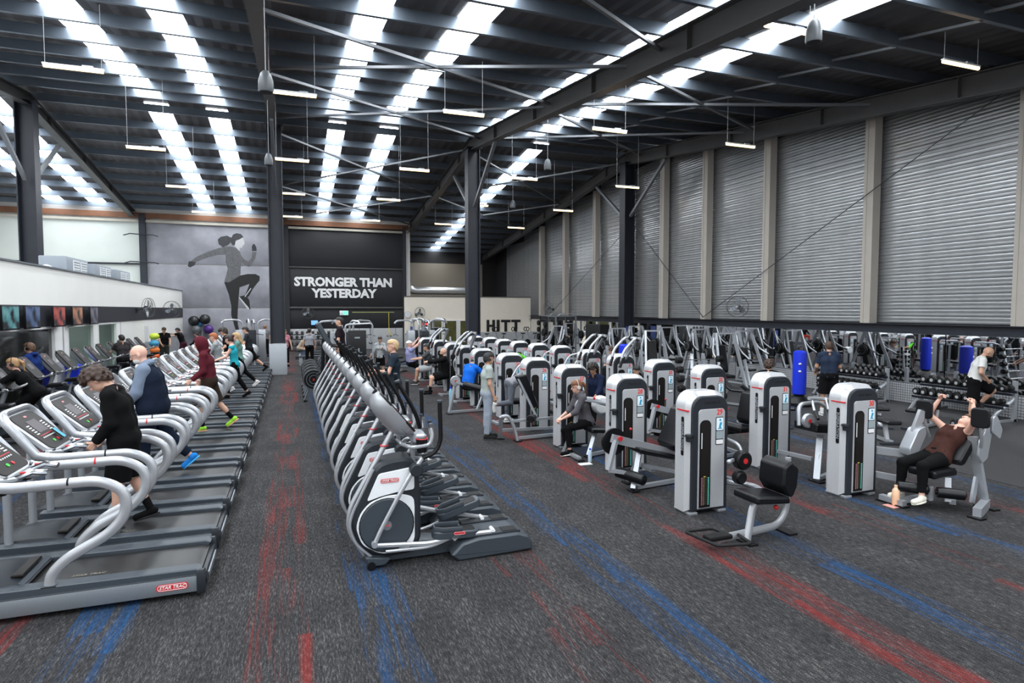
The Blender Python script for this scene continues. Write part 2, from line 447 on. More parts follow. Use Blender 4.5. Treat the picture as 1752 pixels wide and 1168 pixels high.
# doors and windows in the partition
glass_y = mat('yellowish_glass', (.10, .095, .035), .12, noise=.8, nscale=3)
frame_w = mat('white_frame', (.75, .75, .74), .5)
dr = MB(); dr.box((10.3, 40.47, .95), (3.1, .06, 1.9), frame_w); dro = st(dr.build('door_1'))
for x0, x1 in ((8.84, 9.6), (9.86, 10.65), (10.95, 11.75)):
    MB().box(((x0 + x1) / 2, 40.43, .98), (x1 - x0, .03, 1.72), glass_y).build('pane', dro)
    MB().box(((x0 + x1) / 2, 40.42, .42), (x1 - x0, .03, .06), frame_w).build('glazing_bar', dro)
# left far enclosure + front
b = MB(); b.box((-17.1, 21, 4.5), (.2, 60, 9), plaster_w); st(b.build('wall_left_outer'))
# --- right wall: mirror, ledge, cladding -------------------------------------------------------
wr = MB(); wr.box((XW + .62, 21, 4.9), (.1, 60, 10.4), mat('black_backing', (.01, .01, .012), .9)); wro = st(wr.build('wall_right'))
mir = mat('mirror', (.80, .81, .82), .015, 1., noise=.001)
y = 8.0 - 9; k = 0
while y < 40.3:
    y1 = min(y + 1.98, 40.45)
    MB().box((XW + .03, (y + y1) / 2, 1.26), (.04, y1 - y - .006, 1.40), mir).build('mirror_pane', wro); y += 2.0
tile_m = mat('grid_tile', (.40, .41, .43), .35, noise=.1)
grid = MB()
def gridpanel(y0, y1):
    b = MB(); b.box((XW + .05, (y0 + y1) / 2, .28), (.06, y1 - y0, .57), mat('grid_back', (.12, .12, .125), .6))
    n = int((y1 - y0) / .066)
    for j in range(8):
        for i in range(n):
            b.box((XW + .012, y0 + .033 + i * .066, .035 + j * .068), (.02, .05, .052), tile_m)
    b.build('tile_panel', wro, flat=True)['kind'] = 'stuff'
for i in range(6): gridpanel(-1 + i * 4, 3 + i * 4)
MB().box((XW + .05, 32, .28), (.06, 18, .57), plaster_g).build('dado', wro)
MB().box((XW + .02, 20, .565), (.05, 42, .02), silver_d).build('mirror_trim', wro)
lg = MB(); lg.ibeam((XW + .0, -2, 2.08), (XW + .0, 40.4, 2.08), .26, .26, steel_k, .02); lg.build('ledge_beam', wro)
MB().box((XW - .06, 19.5, 1.955), (.08, 42, .025), mat('white_channel', (.75, .75, .75), .4)).build('mirror_channel', wro)
slat_m = mat('galvanised_slats', (.37, .38, .39), .26, .6, noise=.22, nscale=1.7)
post_m = mat('beige_post', (.42, .385, .34), .55, noise=.06, nscale=3)
wy = [5.6, 9.35, 13.45, 17.6, 21.1, 24.2, 27.2, 30.9, 35.0, 38.9, 43, 47]
slat_cache = {}
for i, y in enumerate(wy):
    if i and i < 10:
        b = MB(); b.bar((XW + .22, y, 2.2), (XW + .22, y, roof_z(y) - .5), .3, .3, post_m, (0, 1, 0)); b.bar((XW + .08, y + .11, 2.2), (XW + .08, y + .11, roof_z(y) - .5), .05, .10, post_m, (0, 1, 0))
        b.build('wall_post', wro)
    if i < len(wy) - 1:
        ya, yb2 = y, wy[i + 1]; L = yb2 - ya
        prof = [(0, 0), (-.016, .008), (-.020, .045), (-.016, .088), (-.004, .096), (-.016, .104), (-.020, .15), (-.014, .19), (0, .198)]
        b = MB(); vs = []; fs = []
        for (dx, dz) in prof: vs += [(dx, 0, dz), (dx, L, dz)]
        for q in range(8): fs.append([2 * q, 2 * q + 1, 2 * q + 3, 2 * q + 2])
        b.add(vs, fs, slat_m); first = None
        ztop = max(roof_z(ya), roof_z(yb2)) - .6
        if ya > 26: ztop = roof_z(ya) - .6
        z = 2.22; cnt = 0
        while z < ztop:
            if first is None: first = b.build('slat', wro, flat=True); o = first
            else: o = dup(first, parent=wro)
            o.location = (XW + .50, ya, z); z += .20
# steel end wall of right side beyond partition & dark
for (ya, za, yb2, zb) in ((9.5, 8.0, 21.0, 2.3), (21, 2.3, 27.3, 7.5), (27.5, 6.6, 37, 2.3), (9.5, 2.3, 14, 2.3)):
    if za == zb: continue
    b = MB(); b.bar((XW + .30 - .3, ya, za), (XW + .0, yb2, zb), .02, .02, steel_k); b.build('tie_rod', wro)
# ================================================================ OFFICE BLOCK on the left
XO = -6.2
off_w = mat('office_white_wall', (.84, .83, .80), .65, noise=.04, nscale=1.2)
def opening_wall(): pass
ow = MB()
def wbox(y0, y1, z0, z1, m=None, dx=0, t=.16, b=None):
    (b or ow).box((XO - .08 + dx, (y0 + y1) / 2, (z0 + z1) / 2), (t, y1 - y0, z1 - z0), m or off_w)
wbox(6, YB - .05, 2.74, 3.74); wbox(6, YB - .05, 2.14, 2.74, off_w)
wbox(6, 9, 0, 2.14); wbox(20.05, 21.1, 0, 2.14); wbox(23.5, 24.05, 0, 2.14); wbox(26.3, YB - .05, 0, 2.14)
owo = st(ow.build('wall_left'))
b = MB(); wbox(6, YB - .1, 2.16, 2.72, band_m, .09, .03, b); b.build('painted_band', owo)
b = MB(); b.box((-9.6, 23.5, 3.70), (6.4, 34.6, .06), plaster_g); st(b.build('trim_1'))
b = MB(); wbox(6, 41, 3.74, 3.78, silver_d, .02, .2, b); b.build('coping', owo)
b = MB(); wbox(26.4, 40.9, 0, 1.15, mat('corrugated_dado', (.33, .34, .36), .5), .09, .03, b); b.build('dado', owo)
for i in range(70):
    pass
b = MB()
for i in range(60):
    y = 26.5 + i * .24
    b.box((XO + .03, y, .58), (.012, .12, 1.12), MATS['corrugated_dado'])
b.build('dado_ribs', owo)['kind'] = 'stuff'
for (y0, y1) in ((20.05, 21.1), (23.5, 24.05)):
    b = MB(); wbox(y0, y1, 0, 1.15, plaster_g, .09, .03, b); b.build('dado', owo)
b = MB(); b.box((-8.0, 20.5, 1.0), (3.4, .12, 2.1), mat('room_back_dark', (.03, .03, .03), .8))
# rooms behind glass
MB().box((-9.6, 16, 1.1), (.2, 20, 2.2), mat('dark_room_wall', (.03, .027, .02), .8)).build('room_back_wall', owo)
MB().box((-9.5, 25, 1.1), (.1, 6, 2.2), mat('poster_wall', (.06, .045, .055), .6, noise=.7, nscale=1.2)).build('room_poster_wall', owo)
MB().box((-7.9, 20.7, 1.1), (3.4, .1, 2.2), plaster_g).build('room_partition', owo)
MB().box((-7.9, 26.9, 1.1), (3.4, .1, 2.2), plaster_g).build('room_partition', owo)
MB().box((-8.0, 24, 2.19), (1.2, 4.5, .03), mat('room_fill_glow', (.9, .9, .85), .5, emit=(.9, .95, .9), es=1.6)).build('added_fill_panel', owo)  # added glowing panel, only there to brighten the room behind the panes
MB().box((-7.9, 24, .03), (3.4, 6, .04), mat('green_turf', (.03, .16, .10), .9, noise=.3, nscale=30)).build('turf_strip', owo)
tint = bpy.data.materials.new('tinted_glass'); tint.use_nodes = True
nb = tint.node_tree.nodes['Principled BSDF']; nb.inputs['Base Color'].default_value = (.62, .72, .68, 1); nb.inputs['Roughness'].default_value = .03
nb.inputs['Transmission Weight'].default_value = 1.; nb.inputs['IOR'].default_value = 1.02; nb.inputs['Specular IOR Level'].default_value = 1.
dtint = bpy.data.materials.new('dark_tinted_glass'); dtint.use_nodes = True
nb = dtint.node_tree.nodes['Principled BSDF']; nb.inputs['Base Color'].default_value = (.012, .012, .010, 1); nb.inputs['Roughness'].default_value = .06
nb.inputs['Coat Weight'].default_value = .1
for k, (y0, y1, g) in enumerate(((9, 20.05, dtint), (21.1, 23.5, tint), (24.05, 26.3, tint))):
    f = MB()
    for yy in (y0, y1): f.box((XO - .05, yy, 1.07), (.12, .08, 2.14), frame_w)
    f.box((XO - .05, (y0 + y1) / 2, 2.12), (.12, y1 - y0, .06), frame_w); f.box((XO - .05, (y0 + y1) / 2, .04), (.12, y1 - y0, .08), frame_w)
    fo = st(f.build('window_%d' % (40 + k)))
    n = 3 if y1 - y0 > 5 else 1
    for i in range(n):
        a = y0 + (y1 - y0) * i / n; c = y0 + (y1 - y0) * (i + 1) / n
        MB().box((XO - .07, (a + c) / 2, 1.08), (.012, c - a - .02, 2.0), g).build('pane', fo)
        if i: MB().box((XO - .05, a, 1.07), (.05, .05, 2.1), char).build('mullion', fo)
put(text_mesh('ny', .75, mat('cream_print', (.75, .68, .40), .6), 'wall_lettering', owo, off=.03, shear=.3, ext=.01), face_m((-9.42, 25.3, 1.75), (0, 1, 0), (0, 0, 1)))
put(text_mesh('K-SERVICE', .3, MATS['cream_print'], 'wall_lettering', owo, off=.01), face_m((-9.42, 28.2, 1.35), (0, 1, 0), (0, 0, 1)))
# --- TVs on the band ------------------------------------------------------------------------------
def tvmat(n, c):
    m = mat(n, (.01, .01, .01), .25); nt = m.node_tree; b = nt.nodes['Principled BSDF']
    tc = node(nt, 'ShaderNodeTexCoord'); nz = node(nt, 'ShaderNodeTexNoise'); nz.inputs['Scale'].default_value = 3.; nz.inputs['Detail'].default_value = 4; nt.links.new(tc.outputs['Object'], nz.inputs['Vector'])
    r = node(nt, 'ShaderNodeValToRGB'); nt.links.new(nz.outputs['Fac'], r.inputs[0]); e = r.color_ramp.elements
    e[0].position = .42; e[0].color = (.004, .005, .008, 1); e[1].position = .62; e[1].color = (min(1, c[0] * 1.5 + .1), min(1, c[1] * 1.5 + .1), min(1, c[2] * 1.5 + .08), 1); x = e.new(.5); x.color = (*c, 1)
    nt.links.new(r.outputs[0], b.inputs['Emission Color']); b.inputs['Emission Strength'].default_value = .3
    return m
tvs = [(16.75, .9, (.10, .35, .40), 'showing a pale blue picture'), (18.0, .9, (.06, .12, .30), 'showing a dark blue scene'), (19.8, .9, (.45, .05, .04), 'showing a red picture'), (21.3, .9, (.42, .16, .08), 'showing an orange brown picture'), (22.9, .8, (.10, .10, .16), 'showing a dim grey picture')]
for y, w, c, t in tvs:
    o = empty('television', (XO + .08, y, 2.42), 'flat television on the dark wall band ' + t, 'television', 'televisions above the bikes')
    o.rotation_euler = (0, 0, .0)
    b = MB(); b.box((.10, 0, 0), (.05, w, .56), black, .008); b.build('frame', o)
    b = MB(); b.box((.03, 0, 0), (.10, .2, .2), char); b.build('bracket', o)
    b = MB(); b.box((.127, 0, .005), (.004, w - .05, .50), tvmat('tv_screen_%d' % int(y * 10), c)); b.build('screen', o)
    # second screens angled towards the room as in the picture
# --- rooftop units --------------------------------------------------------------------------------
for k, (y, h) in enumerate(((24.6, .62), (27.6, .58), (30.6, .56))):
    o = empty('air_conditioner', (-7.25, y, 3.735), 'white box air conditioner on the office roof, %s' % ('nearest of three' if k == 0 else 'middle of three' if k == 1 else 'farthest of three'), 'air conditioner', 'air conditioners on the office roof')
    b = MB(); b.box((0, 0, h / 2), (.75, 2.2, h), mat('unit_grey', (.27, .30, .34), .5), .03); b.build('casing', o)
    for s in (-.15, .62):
        f = MB(); f.box((.385, s, h / 2), (.02, .62, h * .72), white_p)
        fo = f.build('grille', o)
        g = MB()
        for q in range(5): g.box((.4, s, h * .2 + q * h * .14), (.012, .54, .02), silver_d)
        g.build('louvre', fo)
    b = MB(); b.tube(fil([(-.1, -1.1, .2), (-.1, -1.4, .22), (-.1, -1.45, .05)], .2, 5), .11, white_p, 10); b.build('duct', o)
# --- wall fans ------------------------------------------------------------------------------------
def fan(loc, rz, label, r=.36, tilt=0.):
    o = empty('wall_fan', loc, label, 'fan', None, rz)
    b = MB(); b.tube([(0, .42, -.12), (0, .2, -.06), (0, .02, 0)], .02, steel_k, 6); b.box((0, .42, -.12), (.12, .03, .2), steel_k); b.build('bracket', o)
    b = MB(); b.cyl((0, .1, 0), (0, -.03, 0), .07, char, 12); b.build('motor', o)
    b = MB()
    for q in (.0, .1): b.ring((0, -q - .02, 0), r, .009, steel_g, 'y', 24, 5)
    b.ring((0, -.13, 0), r * .5, .006, steel_g, 'y', 20, 4)
    for a in range(24):
        c, s = math.cos(a * math.pi / 12), math.sin(a * math.pi / 12)
        b.tube([(0, -.15, 0), (c * r * .6, -.14, s * r * .6), (c * r, -.10, s * r), (c * r, -.02, s * r)], .0045, steel_g, 4, caps=False)
    b.build('cage', o)
    for a in range(3):
        t = a * 2.094 + .5; bl = MB()
        M = Matrix.Rotation(t, 4, 'Y')
        bl.prism([(.04, -.05), (.28, -.11), (.31, .02), (.24, .09), (.04, .05)], -.06, -.045, 'y', silver_d, 0, M @ Matrix.Rotation(.3, 4, 'X')); bl.build('blade', o)
    MB().cyl((0, -.04, 0), (0, -.16, 0), .045, silver, 10).build('hub', o)
    return o
fan((XO + .45, 29.2, 2.70), math.radians(-70) + math.pi / 2 + .9, 'round wire wall fan on the dark band, seen edge on beside the clock', .40)
fan((XO + .45, 34.6, 2.62), math.radians(35), 'round wire wall fan on the dark band nearest the mural corner', .42)
fan((.95, YB - .45, 2.42), .15, 'dark wall fan beneath the slogan wall', .36)
fan((8.0, 40.0, 2.40), .35, 'round wall fan on the cream wall beside the clock', .38)
fan((XW - .25, 36.6, 2.75), -1.2, 'wall fan above the mirror beam, left one', .38)
fan((XW - .25, 18.6, 2.72), -1.0, 'wall fan above the mirror beam in front of a beige post, right one', .40)
def clock(loc, rz, label, r=.2):
    o = empty('wall_clock', loc, label, 'clock', None, rz)
    b = MB(); b.cyl((0, 0, 0), (0, -.04, 0), r, silver, 24); b.build('rim', o)
    b = MB(); b.cyl((0, -.04, 0), (0, -.045, 0), r * .9, white_p, 24); b.build('face', o)
    b = MB(); b.bar((0, -.048, 0), (r * .5, -.048, r * .3), .012, .004, black); b.bar((0, -.048, 0), (-r * .2, -.048, r * .7), .01, .004, black); b.build('hands', o)
clock((XO + .03, 31.2, 2.50), math.pi / 2, 'oval looking white clock between two fans on the dark band', .24)
clock((7.3, 40.45, 2.28), 0, 'white round wall clock on the cream wall', .22)
# --- slogan, HITT, exit ---------------------------------------------------------------------------
sg = put(text_mesh('STRONGER THAN\nYESTERDAY', .77, white_ink, 'wall_slogan', off=.045, ext=.012, xs=1.0, spacing=.98), face_m((3.27, YB - .05, 4.02), (1, 0, 0), (0, 0, 1)))
tag(sg, 'white capital lettering of a two line slogan on the dark wall', 'sign')
for ch, x0 in zip('HITT', (12.87, 13.62, 13.95, 14.72)):
    b = MB(); z0, z1 = 1.06, 1.90; y0, y1 = 40.46, 40.49
    if ch == 'H': rects = [(0, .2, z0, z1), (.42, .62, z0, z1), (.2, .42, 1.40, 1.56)]; 
    elif ch == 'I': rects = [(0, .22, z0, z1)]
    else: rects = [(0, .70, z1 - .17, z1), (.25, .45, z0, z1 - .17)]
    for a, c, p, q in rects: b.box((x0 + (a + c) / 2, 40.475, (p + q) / 2), (c - a, .03, q - p), black_ink)
    o = b.build('wall_letter'); tag(o, 'big black capital letter on the cream wall, %s' % {'H': 'the H', 'I': 'the I', 'T': ('the first T' if x0 < 14 else 'the second T')}[ch], 'letter', 'black letters on the cream wall')
ex = empty('exit_sign', (3.2, YB - .15, 2.40), 'green and white exit sign on the dark wall', 'sign')
MB().box((0, 0, 0), (.55, .06, .30), white_p, .01).build('casing', ex)
MB().box((.10, -.033, 0), (.30, .006, .24), mat('exit_green', (.12, .55, .38), .4, emit=(.15, .62, .42), es=.8)).build('running_man_panel', ex)
b = MB(); b.ball((-.13, -.033, .06), .025, MATS['exit_green'], 8, 5); b.bar((-.13, -.033, .04), (-.16, -.033, -.03), .04, .004, MATS['exit_green']); b.bar((-.16, -.033, -.03), (-.2, -.033, -.10), .03, .004, MATS['exit_green']); b.bar((-.15, -.033, -.03), (-.10, -.033, -.10), .03, .004, MATS['exit_green']); b.build('running_figure', ex)
p = empty('wall_screen', (1.35, YB - .15, 1.78), 'small glowing blue poster screen on the dark wall', 'screen')
MB().box((0, 0, 0), (.44, .04, .32), black, .005).build('frame', p); MB().box((0, -.022, 0), (.40, .004, .28), mat('blue_screen', (.05, .15, .5), .3, emit=(.15, .35, .8), es=1., noise=.9, nscale=9)).build('screen', p)
p = empty('display_screen', (8.5, 40.42, 1.42), 'tall black display with red stripe on the cream wall', 'screen')
MB().box((0, 0, 0), (.52, .06, 1.05), black, .005).build('frame', p)
MB().box((0, -.032, .22), (.46, .004, .14), mat('red_glow', (.6, .05, .04), .4, emit=(.7, .06, .05), es=1.)).build('red_stripe', p)
MB().box((0, -.032, .42), (.20, .004, .10), mat('pale_glow', (.5, .6, .8), .4, emit=(.5, .6, .85), es=.9, noise=.8, nscale=20)).build('caption', p)
MB().box((0, -.032, -.06), (.34, .004, .18), MATS['pale_glow']).build('caption', p)
for loc, l in (((7.55, 40.45, 1.35), 'small blue notice on the cream wall'), ((-5.95 - .1, 26.6, 1.75), 'small white notice on the office wall')):
    pass
MB().box((0, 0, 0), (.16, .015, .2), mat('blue_notice', (.06, .12, .42), .5)).build('notice')
o = bpy.data.objects['notice']; o.location = (7.55, 40.47, 1.38); tag(o, 'small blue notice on the cream wall', 'notice')
o = MB().box((0, 0, 0), (.02, .55, .7), white_p).build('poster'); o.location = (XO + .02, 31.2, 1.55); tag(o, 'white framed poster on the office wall', 'poster')
# notices on columns
o = MB().box((0, 0, 0), (.30, .012, .9), mat('navy_notice', (.03, .06, .22), .5, noise=.5, nscale=12)).build('column_notice'); o.location = (7.74, RIDGE_Y - .30, 1.05); tag(o, 'dark blue notice panel on the middle column', 'notice')
o = dup(o, (15.5, RIDGE_Y - .30, 1.35), None, 'dark blue notice panel on the right hand column')
# --- duct -------------------------------------------------------------------------------------------
b = MB(); b.tube(fil([(7.55, 42.2, 8.0), (7.55, 42.2, 3.95), (12.2, 42.2, 3.95)], .7, 8), .26, mat('galvanised_duct', (.55, .56, .57), .3, .8), 16)
dct = tag(b.build('ventilation_duct'), 'silver spiral ventilation duct dropping behind the cream wall', 'duct')
for z in (4.6, 5.5, 6.4, 7.3):
    b = MB(); b.ring((7.55, 42.2, z), .27, .02, silver, 'z', 18, 5); b.build('joint_ring', dct)
b = MB(); b.cyl((7.55, 42.2, 7.7), (7.55, 42.2, 8.0), .26, silver, 16, .36); b.build('duct_hood', dct)
# --- pendant lamps ---------------------------------------------------------------------------------
tube_m = mat('lamp_tube', (1, .95, .85), .4, emit=(1., .60, .24), es=LAMP_STRENGTH, noise=.001)
wire_m = mat('grey_wire', (.35, .36, .37), .5)
lx = [-4.2, .1, 4.25, 8.5, 13.05]; ly = [8.75, 15.25, 21.9, 28.15, 35.0]
first = None
rows = ['nearest row', 'second row from the camera', 'third row from the camera', 'fourth row from the camera', 'farthest row']
cols = ['far left', 'left of centre', 'centre', 'right of centre', 'far right']
for j, y in enumerate(ly):
    for i, x in enumerate(lx):
        if j == 0 and i < 3: continue
        lab = 'glowing linear pendant lamp, %s, %s file' % (rows[j], cols[i])
        if first is None:
            first = empty('pendant_lamp', (x, y, 7.65), lab, 'lamp', 'linear pendant lamps')
            b = MB(); b.box((0, 0, .03), (1.1, .07, .035), white_p, .006); b.build('housing', first)
            b = MB(); b.cyl((-.53, 0, -.012), (.53, 0, -.012), .034, tube_m, 10); b.build('lamp_tube', first)
            for s in (-.5, .5):
                b = MB(); b.cyl((s, 0, .045), (s, 0, 1.0), .006, wire_m, 5); b.build('suspension_wire', first)
            b = MB(); b.box((.25, 0, .065), (.2, .05, .03), silver); b.build('driver_box', first)
            o = first
        else: o = dup(first, (x, y, 7.65), None, lab)
        for w in o.children:
            if w.name.startswith('suspension_wire'):
                Lw = roof_z(y) - .1 - 7.695
                w.scale = (1, 1, Lw / .955); w.location = (0, 0, .045 - .045 * Lw / .955)
# --- hanging speakers ------------------------------------------------------------------------------
def speaker(loc, lab, ztop):
    o = empty('hanging_speaker', loc, lab, 'speaker', 'hanging speakers')
    b = MB(); b.tube([(0, 0, -.19), (0, 0, -.16), (0, 0, 0), (0, 0, .12), (0, 0, .17)], [.115, .125, .12, .085, .04], mat('speaker_grey', (.10, .11, .12), .4), 14); b.build('body', o)
    b = MB(); b.cyl((0, 0, -.195), (0, 0, -.19), .10, black, 14); b.build('grille', o)
    b = MB(); b.cyl((0, 0, .17), (0, 0, ztop - loc[2]), .008, wire_m, 5); b.build('cable', o)
for loc, l in (((-.35, 11.3, 6.5), 'grey pendant speaker beside the left dark column, upper one'), ((-.6, 20.5, 7.3), 'small grey pendant speaker on the left dark column, lower one'),
               ((8.35, 19.3, 7.6), 'grey pendant speaker hanging in the right bay'), ((7.9, 7.6, 7.05), 'grey pendant speaker at the top edge of the view'), ((9.9, 27, 7.6), 'small grey pendant speaker right of the middle column')):
    speaker(loc, l, roof_z(loc[1]) + .1)
# --- mural: printed runner (flat print on the concrete panels) -------------------------------------
P = lambda x, y: (-6.37 + x * .00492, 5.42 + (449 - y) * .00569)    # crop px -> wall metres
mur = []
def flat(pts, m, name, d=0.):
    b = MB(); b.prism([P(*p) for p in pts], YB - .036 - d, YB - .032 - d + .002, 'y', m); return b.build(name, mp, flat=True)
mp = empty('wall_mural', (0, 0, 0), 'black and white mural print of a running woman on the concrete wall', 'mural')
g1 = mat('print_shirt', (.115, .115, .12), .7, noise=.5, nscale=9); g2 = mat('print_skin', (.50, .50, .51), .7, noise=.1); g3 = mat('print_hair', (.045, .045, .05), .7, noise=.6, nscale=20); g4 = mat('print_black', (.008, .008, .009), .6); g5 = mat('print_glove', (.03, .03, .035), .7); g6 = mat('print_white', (.6, .6, .6), .6)
flat([(505, 645), (560, 640), (670, 575), (780, 552), (870, 552), (918, 575), (915, 620), (870, 670), (830, 720), (790, 790), (760, 812), (738, 795), (765, 735), (795, 660), (680, 700), (668, 800), (655, 930), (650, 1010), (650, 1100), (665, 1168), (625, 1175), (600, 1080), (576, 1000), (580, 900), (555, 780), (530, 710)], g4, 'leggings')
flat([(530, 350), (440, 355), (330, 385), (210, 430), (160, 455), (145, 425), (215, 375), (330, 325), (440, 285), (545, 258), (600, 262), (660, 275), (690, 300), (700, 340), (720, 370), (740, 395), (790, 415), (825, 380), (840, 310), (885, 312), (870, 380), (820, 455), (790, 470), (740, 450), (712, 425), (700, 460), (695, 540), (690, 572), (640, 600), (560, 648), (505, 640), (530, 570), (550, 500), (530, 430)], g1, 'shirt', .001)
flat([(645, 205), (690, 180), (730, 160), (740, 185), (750, 215), (742, 238), (725, 250), (720, 268), (690, 270), (690, 310), (655, 275), (630, 240)], g2, 'face', .002)
flat([(600, 165), (620, 130), (660, 115), (710, 122), (738, 152), (690, 182), (655, 190), (645, 205), (640, 240), (615, 250), (590, 215), (560, 245), (500, 272), (455, 240), (445, 190), (480, 160), (550, 145)], g3, 'hair', .003)
flat([(150, 430), (195, 440), (180, 470), (130, 495), (105, 480), (118, 430)], g5, 'glove', .002)
flat([(835, 300), (832, 255), (848, 225), (868, 228), (885, 260), (888, 300)], g5, 'glove', .002)
flat([(670, 800), (740, 785), (775, 815), (790, 840), (798, 935), (785, 940), (720, 860)], g4, 'shoe', .002)
flat([(668, 808), (676, 802), (785, 925), (782, 942), (765, 935)], g6, 'shoe_sole', .003)
flat([(735, 800), (742, 805), (815, 710), (808, 705)], g6, 'legging_stripe', .003)
# exercise balls
for k, (x, z, r, c, t) in enumerate(((-5.55, 1.93, .31, (.02, .02, .022), 'black exercise ball, upper left on the wall holder'), (-4.95, 2.03, .31, (.02, .02, .022), 'black exercise ball, upper right on the wall holder'), (-5.42, 1.42, .27, (.14, .15, .16), 'grey exercise ball on the lower left of the wall holder'), (-4.76, 1.43, .27, (.09, .03, .22), 'purple exercise ball on the wall holder'), (-5.2, 1.76, .17, (.03, .2, .42), 'light blue exercise ball behind the grey one'))):
    b = MB(); b.ball((0, 0, 0), r, mat('ball_%d' % k, c, .3), 24, 16); o = b.build('exercise_ball'); o.location = (x, YB - .45 + (k == 4) * .12, z); tag(o, t, 'exercise ball', 'exercise balls on the wall')
o = empty('ball_rack', (-5.15, YB - .1, 1.5), 'silver wall holder carrying the exercise balls', 'rack')
for x, z in ((-.4, .1), (.2, .2), (-.25, -.38), (.39, -.38)):
    b = MB(); b.ring((x, -.35, z), .17, .012, silver, 'z', 14, 5); b.bar((x, -.18, z), (x, 0, z), .02, .02, silver); b.build('ring_arm', o)
MB().box((0, -.02, -.1), (.08, .04, 1.0), silver).build('wall_rail', o)
# ================================================================ CARDIO MACHINES
def pill_logo(parent, M, s=1., name='logo', txt='STAR TRAC'):
    b = MB(); b.prism(rrect(.30 * s, .075 * s, .037 * s, n=5), 0, .003, 'z', red_m); lo = b.build(name, parent, M)
    b = MB(); b.tube(fil([(-.135 * s, -.028 * s, .004), (.135 * s, -.028 * s, .004), (.135 * s, .028 * s, .004), (-.135 * s, .028 * s, .004)], .03 * s, 4, True), .003 * s, white_ink, 4, True, up=(0, 0, 1)); b.build('outline', lo, M)
    if txt: put(text_mesh(txt, .047 * s, white_ink, 'lettering', lo, off=.015, shear=.25, ext=.002), M @ Matrix.Translation((0, 0, .004)))
    return lo
